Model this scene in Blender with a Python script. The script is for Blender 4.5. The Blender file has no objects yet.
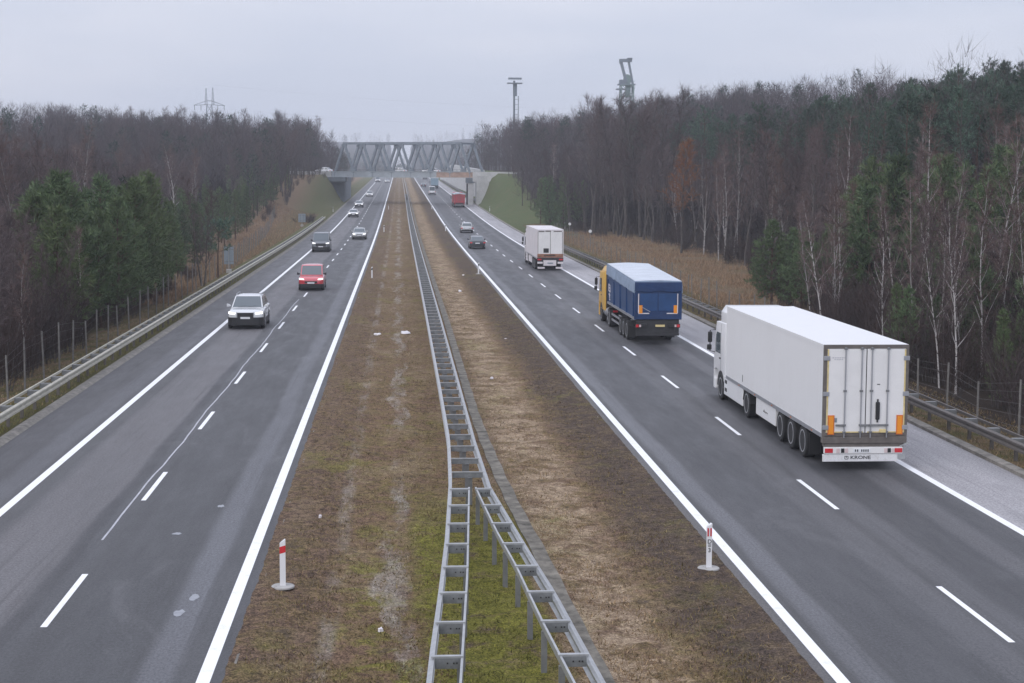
import bpy, bmesh, math, random
import numpy as np
from mathutils import Vector, Matrix
R = math.radians
sc = bpy.context.scene
COL = sc.collection
H_CAM = 8.5
HAZE = .00036
CLOUD_A = (.52,.558,.668); CLOUD_B = (.645,.66,.745); CLOUD_S = 1.0; EXPO = 0.30

# ------------------------------------------------------------------ helpers
def tag(o, label=None, cat=None, group=None, kind=None):
    if label: o['label'] = label
    if cat: o['category'] = cat
    if group: o['group'] = group
    if kind: o['kind'] = kind
    return o

def empty(name, loc, rz=0.0, label=None, cat=None, group=None):
    o = bpy.data.objects.new(name, None)
    o.empty_display_size = 0.2
    COL.objects.link(o)
    o.location = loc
    o.rotation_euler = (0, 0, rz)
    return tag(o, label, cat, group)

class MB:
    """collects simple shapes into one mesh"""
    def __init__(s): s.v = []; s.f = []; s.fm = []; s.mi = 0
    def add(s, vs, fs):
        b = len(s.v); s.v += [tuple(p) for p in vs]
        for q in fs: s.f.append(tuple(i + b for i in q)); s.fm.append(s.mi)
        return s
    def box(s, x0, x1, y0, y1, z0, z1):
        return s.add([(x0,y0,z0),(x1,y0,z0),(x1,y1,z0),(x0,y1,z0),(x0,y0,z1),(x1,y0,z1),(x1,y1,z1),(x0,y1,z1)],
                     [(0,3,2,1),(4,5,6,7),(0,1,5,4),(1,2,6,5),(2,3,7,6),(3,0,4,7)])
    def quad(s, a, b, c, d): return s.add([a,b,c,d], [(0,1,2,3)])
    def prism(s, prof, x0, x1):
        """(y,z) outline extruded along x"""
        n = len(prof)
        vs = [(x0,y,z) for y,z in prof] + [(x1,y,z) for y,z in prof]
        fs = [tuple(range(n)), tuple(reversed(range(n,2*n)))]
        fs += [(i, i+n, (i+1)%n+n, (i+1)%n) for i in range(n)]
        return s.add(vs, fs)
    def prism_z(s, prof, z0, z1):
        n = len(prof)
        vs = [(x,y,z0) for x,y in prof] + [(x,y,z1) for x,y in prof]
        fs = [tuple(reversed(range(n))), tuple(range(n,2*n))]
        fs += [(i, (i+1)%n, (i+1)%n+n, i+n) for i in range(n)]
        return s.add(vs, fs)
    def tube(s, pts, rad, n=6, cap=True):
        pts = [Vector(p) for p in pts]
        if not hasattr(rad, '__len__'): rad = [rad]*len(pts)
        b = len(s.v); m = len(pts)
        for i,p in enumerate(pts):
            d = (pts[min(i+1,m-1)] - pts[max(i-1,0)]).normalized()
            a = Vector((0,0,1)) if abs(d.z) < .9 else Vector((1,0,0))
            u = d.cross(a).normalized(); w = d.cross(u)
            for k in range(n):
                t = 2*math.pi*k/n + math.pi/n
                q = p + (u*math.cos(t) + w*math.sin(t))*rad[i]
                s.v.append(tuple(q))
        for i in range(m-1):
            for k in range(n):
                k2 = (k+1)%n
                s.f.append((b+i*n+k, b+(i+1)*n+k, b+(i+1)*n+k2, b+i*n+k2)); s.fm.append(s.mi)
        if cap:
            s.f.append(tuple(b+k for k in range(n))); s.fm.append(s.mi)
            s.f.append(tuple(b+(m-1)*n+k for k in reversed(range(n)))); s.fm.append(s.mi)
        return s
    def beam(s, p, q, w, h):
        """rectangular bar from p to q"""
        p = Vector(p); q = Vector(q); d = (q-p).normalized()
        a = Vector((0,0,1)) if abs(d.z) < .95 else Vector((0,1,0))
        u = d.cross(a).normalized()*w/2; t = u.cross(d).normalized()*h/2
        vs = [p-u-t,p+u-t,p+u+t,p-u+t,q-u-t,q+u-t,q+u+t,q-u+t]
        return s.add(vs, [(0,1,2,3),(7,6,5,4),(0,4,5,1),(1,5,6,2),(2,6,7,3),(3,7,4,0)])
    def cyl(s, c, r, l, axis='x', n=20, r2=None):
        c = Vector(c); d = {'x':Vector((1,0,0)),'y':Vector((0,1,0)),'z':Vector((0,0,1))}[axis]
        return s.tube([c-d*l/2, c+d*l/2], [r, r if r2 is None else r2], n)
    def lathe(s, c, prof, axis='x', n=24):
        """prof: (distance along axis, radius)"""
        b = len(s.v)
        for a,r in prof:
            for k in range(n):
                t = 2*math.pi*k/n
                u,w = r*math.cos(t), r*math.sin(t)
                p = (a,u,w) if axis=='x' else ((u,w,a) if axis=='z' else (w,a,u))
                s.v.append((c[0]+p[0], c[1]+p[1], c[2]+p[2]))
        m = len(prof)
        for i in range(m-1):
            for k in range(n):
                k2=(k+1)%n
                s.f.append((b+i*n+k, b+i*n+k2, b+(i+1)*n+k2, b+(i+1)*n+k)); s.fm.append(s.mi)
        s.f.append(tuple(b+k for k in reversed(range(n)))); s.fm.append(s.mi)
        s.f.append(tuple(b+(m-1)*n+k for k in range(n))); s.fm.append(s.mi)
        return s
    def sweep(s, path, prof, closed=True):
        """prof: (sideways, up) pairs swept along a path of (x,y,z); sideways is to the right of travel"""
        b = len(s.v); m = len(path); n = len(prof)
        path = [Vector(p) for p in path]
        for i,p in enumerate(path):
            d = path[min(i+1,m-1)] - path[max(i-1,0)]; d.z = 0; d.normalize()
            r = Vector((d.y,-d.x,0))
            for a,h in prof: s.v.append(tuple(p + r*a + Vector((0,0,h))))
        for i in range(m-1):
            for k in range(n if closed else n-1):
                k2=(k+1)%n
                s.f.append((b+i*n+k, b+i*n+k2, b+(i+1)*n+k2, b+(i+1)*n+k)); s.fm.append(s.mi)
        return s
    def loft(s, secs, cap=True):
        """secs: list of point loops of one length"""
        b = len(s.v); n = len(secs[0]); m = len(secs)
        for q in secs: s.v += [tuple(p) for p in q]
        for i in range(m-1):
            for k in range(n):
                k2=(k+1)%n
                s.f.append((b+i*n+k, b+i*n+k2, b+(i+1)*n+k2, b+(i+1)*n+k)); s.fm.append(s.mi)
        if cap:
            s.f.append(tuple(b+k for k in reversed(range(n)))); s.fm.append(s.mi)
            s.f.append(tuple(b+(m-1)*n+k for k in range(n))); s.fm.append(s.mi)
        return s
    def build(s, name, mat, parent=None, smooth=False, bevel=0, seg=2, fix=True):
        me = bpy.data.meshes.new(name)
        me.from_pydata(s.v, [], s.f); me.update()
        mats = mat if isinstance(mat, (list,tuple)) else [mat]
        for m in mats: me.materials.append(m)
        if len(mats) > 1: me.polygons.foreach_set('material_index', s.fm)
        if bevel or fix:
            bm = bmesh.new(); bm.from_mesh(me)
            if fix: bmesh.ops.recalc_face_normals(bm, faces=bm.faces)
            if bevel:
                es = [e for e in bm.edges if len(e.link_faces)==2 and e.calc_face_angle(0) > .5]
                bmesh.ops.bevel(bm, geom=es, offset=bevel, segments=seg, affect='EDGES', profile=.5, clamp_overlap=True)
            bm.to_mesh(me); bm.free()
        if smooth:
            me.polygons.foreach_set('use_smooth', [True]*len(me.polygons))
            try: me.set_sharp_from_angle(angle=R(38))
            except Exception: pass
        o = bpy.data.objects.new(name, me); COL.objects.link(o)
        if parent: o.parent = parent
        return o

def part(name, mat, parent, fn, **k):
    m = MB(); fn(m); return m.build(name, mat, parent, **k)

def copy_tree(o, parent=None):
    c = o.copy(); COL.objects.link(c)
    if parent: c.parent = parent
    for ch in list(o.children): copy_tree(ch, c)
    return c

def np_mesh(name, V, F, mats, idx=None, smooth=False):
    me = bpy.data.meshes.new(name)
    V = np.asarray(V, dtype=np.float32)
    me.from_pydata(V.tolist(), [], F.tolist() if hasattr(F,'tolist') else F); me.update()
    for m in mats: me.materials.append(m)
    if idx is not None: me.polygons.foreach_set('material_index', idx)
    if smooth: me.polygons.foreach_set('use_smooth', [True]*len(me.polygons))
    return me

def link(name, me, parent=None):
    o = bpy.data.objects.new(name, me); COL.objects.link(o)
    if parent: o.parent = parent
    return o

def text_mesh(name, txt, size, mat, parent, loc, rot, depth=.004, sx=1.0):
    cu = bpy.data.curves.new(name, 'FONT'); cu.body = txt; cu.size = size
    cu.align_x = 'CENTER'; cu.align_y = 'CENTER'; cu.extrude = depth; cu.offset = size*.012
    t = bpy.data.objects.new(name, cu); COL.objects.link(t)
    bpy.context.view_layer.update()
    me = bpy.data.meshes.new_from_object(t.evaluated_get(bpy.context.evaluated_depsgraph_get()))
    bpy.data.objects.remove(t)
    me.materials.clear(); me.materials.append(mat)
    o = link(name, me, parent); o.location = loc; o.rotation_euler = rot; o.scale = (sx,1,1)
    return o

def sm(a, b, x):
    t = min(1.0, max(0.0, (x-a)/(b-a))); return t*t*(3-2*t)

# ------------------------------------------------------------------ materials
def mat(name, col, rough=.6, metal=0.0, var=0.0, scale=3.0, spec=.5, bump=0.0, bscale=40.0, coat=0.0):
    m = bpy.data.materials.new(name); m.use_nodes = True
    nt = m.node_tree; p = nt.nodes['Principled BSDF']
    p.inputs['Base Color'].default_value = (*col, 1)
    p.inputs['Roughness'].default_value = rough; p.inputs['Metallic'].default_value = metal
    p.inputs['Specular IOR Level'].default_value = spec; p.inputs['Coat Weight'].default_value = coat
    p.inputs['Coat Roughness'].default_value = .08
    if var or bump:
        tc = nt.nodes.new('ShaderNodeTexCoord')
    if var:
        n = nt.nodes.new('ShaderNodeTexNoise'); n.inputs['Scale'].default_value = scale
        n.inputs['Detail'].default_value = 6; n.inputs['Roughness'].default_value = .65
        nt.links.new(tc.outputs['Object'], n.inputs['Vector'])
        r = nt.nodes.new('ShaderNodeMapRange'); r.inputs[1].default_value=.3; r.inputs[2].default_value=.7
        r.inputs[3].default_value = 1-var; r.inputs[4].default_value = 1+var
        nt.links.new(n.outputs['Fac'], r.inputs[0])
        mx = nt.nodes.new('ShaderNodeMix'); mx.data_type='RGBA'; mx.blend_type='MULTIPLY'; mx.inputs[0].default_value=1
        mx.inputs[6].default_value = (*col,1); nt.links.new(r.outputs[0], mx.inputs[7])
        nt.links.new(mx.outputs[2], p.inputs['Base Color'])
    if bump:
        n2 = nt.nodes.new('ShaderNodeTexNoise'); n2.inputs['Scale'].default_value = bscale
        nt.links.new(tc.outputs['Object'], n2.inputs['Vector'])
        b = nt.nodes.new('ShaderNodeBump'); b.inputs['Strength'].default_value = bump; b.inputs['Distance'].default_value = .05
        nt.links.new(n2.outputs['Fac'], b.inputs['Height']); nt.links.new(b.outputs[0], p.inputs['Normal'])
    return m

class NT:
    """short node-building helper"""
    def __init__(s, name):
        s.m = bpy.data.materials.new(name); s.m.use_nodes = True; s.t = s.m.node_tree
        s.p = s.t.nodes['Principled BSDF']
        s.tc = s.t.nodes.new('ShaderNodeTexCoord'); s.sep = s.t.nodes.new('ShaderNodeSeparateXYZ')
        s.t.links.new(s.tc.outputs['Object'], s.sep.inputs[0]); s.o = s.tc.outputs['Object']
        s.x, s.y, s.z = s.sep.outputs
    def L(s, a, b): s.t.links.new(a, b)
    def scaled(s, v):
        n = s.t.nodes.new('ShaderNodeMapping'); n.inputs['Scale'].default_value = v; s.L(s.o, n.inputs[0]); return n.outputs[0]
    def noise(s, scale, detail=5, rough=.6, vec=None, out='Fac', dist=0):
        n = s.t.nodes.new('ShaderNodeTexNoise'); n.inputs['Scale'].default_value=scale; n.inputs['Detail'].default_value=detail
        n.inputs['Roughness'].default_value=rough; n.inputs['Distortion'].default_value=dist
        s.L(vec or s.o, n.inputs['Vector']); return n.outputs[out]
    def vor(s, scale, vec=None, feature='F1', out='Distance'):
        n = s.t.nodes.new('ShaderNodeTexVoronoi'); n.inputs['Scale'].default_value=scale; n.feature=feature
        s.L(vec or s.o, n.inputs['Vector']); return n.outputs[out]
    def math(s, op, a, b=None, c=None):
        n = s.t.nodes.new('ShaderNodeMath'); n.operation = op
        for i,q in enumerate((a,b,c)):
            if q is None: continue
            if isinstance(q,(int,float)): n.inputs[i].default_value = q
            else: s.L(q, n.inputs[i])
        return n.outputs[0]
    def rng(s, v, a, b, c=0., d=1., smooth=False):
        n = s.t.nodes.new('ShaderNodeMapRange')
        if smooth: n.interpolation_type='SMOOTHSTEP'
        s.L(v, n.inputs[0])
        for i,q in zip((1,2,3,4),(a,b,c,d)): n.inputs[i].default_value=q
        return n.outputs[0]
    def ramp(s, v, stops, interp='LINEAR'):
        n = s.t.nodes.new('ShaderNodeValToRGB'); n.color_ramp.interpolation = interp
        e = n.color_ramp.elements
        while len(e) < len(stops): e.new(.5)
        for q,(p,c) in zip(e, stops): q.position=p; q.color=(*c,1) if len(c)==3 else c
        s.L(v, n.inputs[0]); return n.outputs[0]
    def mix(s, f, a, b, blend='MIX'):
        n = s.t.nodes.new('ShaderNodeMix'); n.data_type='RGBA'; n.blend_type=blend
        for i,q in ((0,f),(6,a),(7,b)):
            if isinstance(q,(int,float)): n.inputs[i].default_value=q
            elif isinstance(q,tuple): n.inputs[i].default_value=(*q,1)
            else: s.L(q, n.inputs[i])
        return n.outputs[2]
    def bump(s, h, strength=.4, dist=.05):
        b = s.t.nodes.new('ShaderNodeBump'); b.inputs['Strength'].default_value=strength; b.inputs['Distance'].default_value=dist
        s.L(h, b.inputs['Height']); s.L(b.outputs[0], s.p.inputs['Normal'])
    def band(s, v, c, w, soft):
        """1 inside |v-c|<w, fading over soft"""
        d = s.math('ABSOLUTE', s.math('SUBTRACT', v, c))
        return s.rng(d, w, w+soft, 1., 0., True)

def asphalt(name, bands, base, far=0.0):
    n = NT(name)
    grain = n.noise(1.0, 5, .8, n.scaled((19,11,1))); fine = n.noise(60, 3, .8); med = n.noise(1.0, 6, .65, n.scaled((1.3,.22,1))); big = n.noise(.10, 4, .6)
    streak = n.noise(1.0, 6, .65, n.scaled((3.2,.03,1))); blot = n.noise(1.0, 7, .7, n.scaled((.6,.05,1)))
    sc_ = lambda k: tuple(q*k for q in base)
    c = n.mix(n.rng(grain,.37,.63), sc_(.48), sc_(1.5)); c = n.mix(n.rng(fine,.3,.7,0,.5), c, sc_(1.25))
    c = n.mix(n.rng(streak,.38,.66,.0,.7), c, sc_(.68))
    wob = n.math('MULTIPLY', n.math('SUBTRACT', big, .5), .5)
    xx = n.math('ADD', n.x, wob)
    gm = n.rng(grain,.37,.63,.52,1.46)
    for (cx, w, soft, col, amt) in bands:
        f = n.math('MULTIPLY', n.band(xx, cx, w, soft), n.rng(blot,.3,.66,amt*.5,amt))
        c = n.mix(f, c, n.mix(1.0, col, gm, 'MULTIPLY'))
    c = n.mix(n.rng(med,.4,.75,0,.5), c, n.mix(1.0, c, (1.2,1.19,1.18), 'MULTIPLY'))
    c = n.mix(n.rng(med,.42,.22,0,.5), c, n.mix(1.0, c, (.82,.82,.83), 'MULTIPLY'))
    salt = n.noise(1.0,6,.7,n.scaled((.35,.12,1)),'Fac',1.2); c = n.mix(n.math('MULTIPLY', n.rng(salt,.56,.72,0,.55), n.rng(grain,.3,.6,.5,1)), c, (.21,.21,.225))
    spots = n.vor(1.7); c = n.mix(n.rng(spots,.03,.05,.5,0), c, (.22,.22,.22))
    sp2 = n.vor(6.5); c = n.mix(n.rng(sp2,.05,.09,.55,0), c, (.26,.26,.26)); tr_ = n.noise(1.0,5,.7,n.scaled((5.5,.05,1))); c = n.mix(n.rng(tr_,.55,.7,0,.5), c, sc_(.5)); c = n.mix(1.0, c, (.66,.65,.645), 'MULTIPLY')
    n.L(c, n.p.inputs['Base Color'])
    n.L(n.rng(med,.3,.7,.5,.72), n.p.inputs['Roughness']); n.p.inputs['Specular IOR Level'].default_value=.6
    n.bump(n.math('ADD',grain,n.math('MULTIPLY',fine,.6)), .4, .02)
    return n.m

M = {}
A = (.084,.084,.091)
M['asphalt_left'] = asphalt('asphalt_left', [
    (-11.6, 1.3, .25, (.088,.086,.095), .9), (-10.7,.2,.3,(0.156,0.160,0.181),.6), (-9.35,.35,.35,(.10,.099,.107),.7),(-8.4,.75,.5,(0.188,0.181,0.193),.95),(-7.25,.16,.22,(.058,.058,.066),1.0),(-6.95,.12,.15,(.105,.108,.12),.7),
    (-5.6,.9,.6,(.070,.072,.08),.9),(-4.15,.18,.28,(0.169,0.175,0.198),.95),(-3.6,.14,.2,(.08,.083,.093),.7),(-2.98,.25,.06,(.068,.070,.08),.95)], A)
M['asphalt_right'] = asphalt('asphalt_right', [
    (16.45, 1.33, .08, (.56,.545,.575), 1.0), (12.75,.55,.35,(.060,.061,.070),.9),(14.35,.35,.4,(.066,.067,.076),.9),(13.65,.2,.3,(0.156,0.155,0.168),.75),(14.85,.1,.15,(.12,.12,.13),.7),(11.7,.18,.3,(0.150,0.150,0.165),.8),
    (9.6,.9,.5,(.076,.078,.088),.9),(8.05,.15,.22,(0.188,0.193,0.215),.95),(10.75,.25,.3,(0.147,0.147,0.160),.7),(7.15,.16,.06,(0.169,0.163,0.163),.85)], A)

def paint():
    n = NT('road_paint')
    w = n.noise(2.5,6,.7); f = n.noise(30,4,.8)
    c = n.mix(n.rng(n.math('ADD',w,n.math('MULTIPLY',f,.4)),.75,.98,0,.55), (.84,.84,.86), (.42,.42,.44))
    n.L(c, n.p.inputs['Base Color']); n.p.inputs['Roughness'].default_value=.55
    return n.m
M['paint'] = paint()
M['sealant'] = mat('sealant', (.42,.42,.46), .5, var=.25, scale=2)
M['patch'] = mat('patch', (.3,.31,.34), .7, var=.2)

def median_mat():
    n = NT('median_ground')
    g1 = n.noise(24, 5, .85); fine = n.noise(5, 8, .84); mid = n.noise(1.5, 8, .74, dist=.5); n2 = n.noise(1.0, 6, .7, n.scaled((.6,.2,1))); big = n.noise(1.0, 5, .65, n.scaled((.3,.14,1)))
    t = n.math('ADD', n.math('MULTIPLY', fine, .6), n.math('MULTIPLY', g1, .4))
    def two(a,b): return n.mix(n.rng(t,.39,.61), a, b)
    soil = two((.016,.013,.012), (.135,.100,.080)); dry = two((.085,.048,.026), (.345,.262,.18)); pale = two((.15,.095,.06), (.52,.41,.29))
    moss = two((.036,.036,.008), (.255,.24,.05)); olive = two((.036,.026,.012), (.27,.195,.095)); brown = two((.030,.018,.012), (.255,.165,.112))
    p1 = n.noise(.9,7,.72,dist=.6); c = n.mix(n.rng(mid,.44,.56), olive, brown); c = n.mix(n.math('MULTIPLY',n.rng(n2,.48,.6,0,.9),n.rng(p1,.42,.58,.2,1)), c, dry)
    xw = n.math('ADD', n.x, n.math('MULTIPLY', n.math('SUBTRACT', n2, .5), 2.2))
    c = n.mix(n.math('MULTIPLY', n.rng(xw, -1.9, -1.0, 1., 0., True), n.rng(mid,.38,.6,.15,.9)), c, n.mix(n.rng(fine,.4,.6,.2,.8), soil, brown))
    c = n.mix(n.math('MULTIPLY', n.rng(xw, 4.8, 6.0, 0., 1., True), n.rng(mid,.36,.52,.3,.97)), c, soil)
    c = n.mix(n.math('MULTIPLY', n.band(xw, 3.9, .45, .9), n.rng(p1,.43,.56,.05,.9)), c, pale)
    near = n.rng(n.y, 37, 46, 1., 0., True)
    c = n.mix(n.math('MULTIPLY', n.math('MULTIPLY', n.band(xw, 1.6, .9, .6), near), n.rng(mid,.36,.5,.1,1.)), c, moss)
    c = n.mix(n.math('MULTIPLY', n.rng(big,.52,.64,0,.6), n.rng(p1,.46,.58,0,1)), c, moss)
    c = n.mix(n.math('MULTIPLY', n.math('MULTIPLY', n.band(xw,.2,1.0,.9), n.rng(n.y,50,34,.05,1)), n.rng(p1,.5,.6,0,.8)), c, moss)
    c = n.mix(n.math('MULTIPLY', n.rng(mid,.43,.35,0,1), n.rng(fine,.4,.6,.5,1)), c, soil)
    rut = n.math('MULTIPLY', n.band(xw, -.1, .12, .22), n.rng(n.noise(1.0,6,.75,n.scaled((.6,.11,1))),0.45,.60,0,.75)); c = n.mix(rut, c, two((.16,.14,.12),(.42,.38,.34)))
    rut2 = n.math('MULTIPLY', n.band(n.x, -1.38, .06, .2), n.rng(n.noise(1.0,6,.75,n.scaled((.7,.13,1))),0.46,.62,0,.6)); c = n.mix(rut2, c, two((.16,.14,.12),(.42,.38,.34)))
    c = n.mix(1.0, c, n.rng(g1,.34,.66,.42,1.62), 'MULTIPLY')
    n.L(c, n.p.inputs['Base Color']); n.p.inputs['Roughness'].default_value=.95; n.p.inputs['Specular IOR Level'].default_value=.12
    n.bump(t, .6, .10)
    return n.m
M['median'] = median_mat()

def ground_mat():
    n = NT('verge_and_forest_ground')
    fine = n.noise(9, 6, .8); mid = n.noise(.7, 6, .7); big = n.noise(.1,4,.6)
    litter = n.mix(n.rng(fine,.3,.7), (.022,.017,.015), (.085,.062,.047))
    grass = n.mix(n.rng(fine,.3,.7), (.055,.056,.022), (.19,.18,.08))
    lawn = n.mix(n.rng(fine,.3,.7), (.068,.092,.036), (.165,.205,.088))
    dry = n.mix(n.rng(fine,.3,.7), (.11,.072,.043), (.36,.255,.165))
    c = litter
    xw = n.math('ADD', n.x, n.math('MULTIPLY', n.math('SUBTRACT', mid, .5), 2.5))
    # verges: grassy strip beside each carriageway
    lf = n.rng(n.x,0,-1); vl = n.math('MULTIPLY', n.rng(xw,-18.5,-16.0,0,1,True), lf); c = n.mix(vl, c, n.mix(n.rng(mid,.4,.6), dry, grass))
    vl0 = n.math('MULTIPLY', n.rng(xw,-14.9,-14.0,0,.8,True), lf); c = n.mix(vl0, c, grass)
    vr = n.rng(xw,21.0,19.6,0,1,True); c = n.mix(n.math('MULTIPLY',vr,n.rng(n.x,0,1)), c, n.mix(n.rng(mid,.4,.6), dry, grass))
    # open strip with dry grass on the right, then a mown bank near the bridge
    yo = n.math('MULTIPLY', n.rng(n.y,98,112,0,1,True), n.rng(n.y,265,240,0,1,True))
    cr = n.math('MULTIPLY', n.math('MULTIPLY', yo, n.rng(n.x,17,18)), n.rng(xw,36,33,0,1,True)); c = n.mix(cr, c, n.mix(n.rng(xw,20,24,0,1), grass, n.mix(n.rng(mid,.35,.62),n.mix(.5,dry,grass),dry)))
    yb = n.rng(n.y,225,250,0,1,True)
    br = n.math('MULTIPLY', n.math('MULTIPLY', yb, n.rng(n.x,17,18)), n.rng(xw,27.5,25.5,0,1,True)); c = n.mix(br, c, n.mix(n.rng(mid,.45,.68,0,.55), lawn, n.mix(n.rng(big,.4,.6),grass,dry)))
    yl = n.rng(n.y,115,150,0,1,True)
    bl = n.math('MULTIPLY', n.math('MULTIPLY', yl, n.rng(n.x,-12,-12.5)), n.rng(xw,-34,-27,0,1,True)); c = n.mix(bl, c, n.mix(n.rng(xw,-21,-17.5,0,1), dry, n.mix(n.rng(mid,.4,.7), n.mix(.5,grass,lawn), n.mix(.6,dry,grass))))
    far = n.rng(n.y,900,1200,0,1); c = n.mix(far, c, n.mix(n.noise(.02,5,.7), (.03,.03,.028), (.07,.062,.055)))
    c = n.mix(1.0, c, (.78,.78,.78), 'MULTIPLY')
    n.L(c, n.p.inputs['Base Color']); n.p.inputs['Roughness'].default_value=.97; n.p.inputs['Specular IOR Level'].default_value=.1
    n.bump(fine,.8,.15)
    return n.m
M['ground'] = ground_mat()
M['concrete'] = mat('concrete', (.36,.35,.34), .85, var=.25, scale=1.2, bump=.2)
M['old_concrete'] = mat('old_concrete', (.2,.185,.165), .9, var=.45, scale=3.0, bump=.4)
M['channel'] = mat('mossy_channel', (.17,.155,.13), .95, var=.7, scale=2.2, bump=.3)
M['wall_concrete'] = mat('wall_concrete', (.43,.43,.43), .85, var=.18, scale=.5, bump=.1)
M['galv'] = mat('galvanised', (.42,.43,.44), .42, .55, var=.16, scale=4)
M['galv_dark'] = mat('galvanised_post', (.22,.225,.23), .55, .4, var=.2, scale=4)
M['galv_plate_shaded'] = mat('shaded_galvanised_plate', (.20,.21,.22), .5, .3, var=.3, scale=5)  # same steel, darkened: shade between the rails is put into the colour
M['galv_beige'] = mat('dusty_rail', (.42,.40,.34), .65, .1, var=.2, scale=2)
M['galv_brown'] = mat('dirty_rail', (.13,.115,.105), .6, .3, var=.25, scale=2)
M['wood_post'] = mat('grey_post', (.17,.16,.15), .85, var=.3, scale=8)
M['wire'] = mat('fence_wire', (.16,.155,.15), .6, .3)
M['white'] = mat('white_paint', (.74,.74,.76), .35, var=.03, scale=1.5, coat=.3)
def panel_mat():
    n = NT('white_panel')
    a = n.noise(1.0,6,.7,n.scaled((1,1.2,.5))); st = n.noise(1.0,5,.7,n.scaled((9,7,.5))); f = n.noise(14,4,.7)
    c = n.mix(n.rng(a,.35,.7,0,.35), (.76,.76,.775), (.68,.675,.68))
    c = n.mix(n.math('MULTIPLY', n.rng(st,.5,.72,0,.5), n.rng(n.z,3.7,1.0,.1,.75)), c, (.60,.585,.575))
    c = n.mix(n.math('MULTIPLY', n.rng(f,.45,.75,0,.5), n.rng(n.z,1.55,1.0,0,1)), c, (.46,.44,.42))
    n.L(c, n.p.inputs['Base Color']); n.p.inputs['Roughness'].default_value=.38
    n.bump(n.noise(.8,2,.5), .04, .3)
    return n.m
M['white_box'] = panel_mat()
M['white_dirty'] = mat('dirty_white_panel', (.66,.62,.64), .55, var=.10, scale=.8)
M['black'] = mat('black_plastic', (.018,.018,.02), .5)
M['rubber'] = mat('rubber', (.022,.022,.024), .85, var=.2, scale=8)
M['chassis'] = mat('chassis', (.03,.03,.034), .7, var=.3, scale=3)
M['frame_grey'] = mat('door_frame', (.13,.115,.105), .6, var=.25, scale=5)
M['door_white'] = mat('door_panel', (.74,.73,.725), .45, var=.06, scale=1.4)
M['steel'] = mat('steel_bar', (.40,.41,.44), .4, .6, var=.1)
M['rim'] = mat('wheel_rim', (.36,.36,.38), .5, .1, var=.2, scale=6)
M['seal'] = mat('yellow_seal', (.62,.50,.24), .7, var=.2, scale=6)
M['orange'] = mat('orange_reflector', (.80,.28,.02), .4)
M['amber'] = mat('amber_edge', (.62,.16,.03), .5)
M['red_lens'] = mat('red_lens', (.55,.03,.04), .25)
M['pink_lens'] = mat('pale_lens', (.62,.5,.5), .3)
M['plate'] = mat('number_plate', (.74,.75,.77), .45)
M['glass'] = mat('car_glass', (.085,.105,.12), .12, spec=1.0)  # blue-grey sky reflection is partly put into the base colour
M['headlight'] = mat('headlight', (.85,.87,.9), .15, spec=.8); M['headlight'].node_tree.nodes['Principled BSDF'].inputs['Emission Color'].default_value=(1,.98,.95,1); M['headlight'].node_tree.nodes['Principled BSDF'].inputs['Emission Strength'].default_value=1.2
M['silver'] = mat('silver_paint', (.50,.51,.52), .3, .35, coat=.5)
M['suv_paint'] = mat('pearl_paint', (.66,.67,.685), .25, .1, coat=1.0)
M['red_paint'] = mat('red_paint', (.60,.025,.045), .3, coat=1.0); M['red_paint'].node_tree.nodes['Principled BSDF'].inputs['Coat IOR'].default_value=2.1
M['dark_paint'] = mat('dark_paint', (.035,.04,.048), .25, coat=.6)
M['grey_paint'] = mat('grey_paint', (.16,.17,.19), .3, .2, coat=.5)
M['yellow_paint'] = mat('yellow_paint', (.68,.40,.07), .4, var=.06, coat=.2)
M['blue_steel'] = mat('blue_tipper', (.012,.052,.155), .42, var=.22, scale=1.3)
M['blue_dark'] = mat('blue_tailgate', (.009,.034,.11), .45, var=.3, scale=2)
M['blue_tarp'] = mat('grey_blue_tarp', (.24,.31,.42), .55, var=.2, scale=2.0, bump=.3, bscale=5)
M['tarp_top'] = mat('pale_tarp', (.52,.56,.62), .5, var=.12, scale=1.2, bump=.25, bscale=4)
M['rust'] = mat('rusty_frame', (.28,.14,.09), .8, var=.35, scale=5)
M['red_steel'] = mat('red_trailer', (.30,.045,.05), .5, var=.2, scale=2)
M['paleblue'] = mat('pale_blue_trailer', (.20,.29,.36), .5, var=.15)
M['bridge'] = mat('bridge_steel', (.19,.22,.255), .6, var=.22, scale=.8)
M['bridge_pale'] = mat('bridge_girder', (.33,.365,.40), .6, var=.16, scale=.5)
M['bridge_rust'] = mat('bridge_rusty', (.36,.25,.20), .8, var=.3, scale=.9)
M['tower'] = mat('tower_steel', (.16,.19,.22), .6, var=.15)
M['tower_green'] = mat('tower_green', (.17,.24,.22), .6, var=.15)
M['sign_back'] = mat('sign_back', (.24,.28,.32), .5, .3, var=.1)
M['bark'] = None

def tree_mat(name, a, b, rough=.9, obj_var=.25, trans=0.0, hue=None):
    """colour varies from face to face and from tree to tree"""
    n = NT(name)
    g = n.t.nodes.new('ShaderNodeNewGeometry'); oi = n.t.nodes.new('ShaderNodeObjectInfo')
    c = n.mix(g.outputs['Random Per Island'], a, b)
    k = n.rng(oi.outputs['Random'],0,1,1-obj_var,1+obj_var)
    c = n.mix(1.0, c, k, 'MULTIPLY')
    if hue:
        f = n.math('FRACT', n.math('MULTIPLY', oi.outputs['Random'], 7.31)); c = n.mix(n.math('MULTIPLY',f,.55), c, hue)
    n.L(c, n.p.inputs['Base Color']); n.p.inputs['Roughness'].default_value=rough; n.p.inputs['Specular IOR Level'].default_value=.15
    return n.m
M['needles'] = tree_mat('pine_needles', (0.0261,0.0541,0.0261), (0.1439,0.2049,0.1003), .75, .35, hue=(0.1308,0.1570,0.0654))
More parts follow.
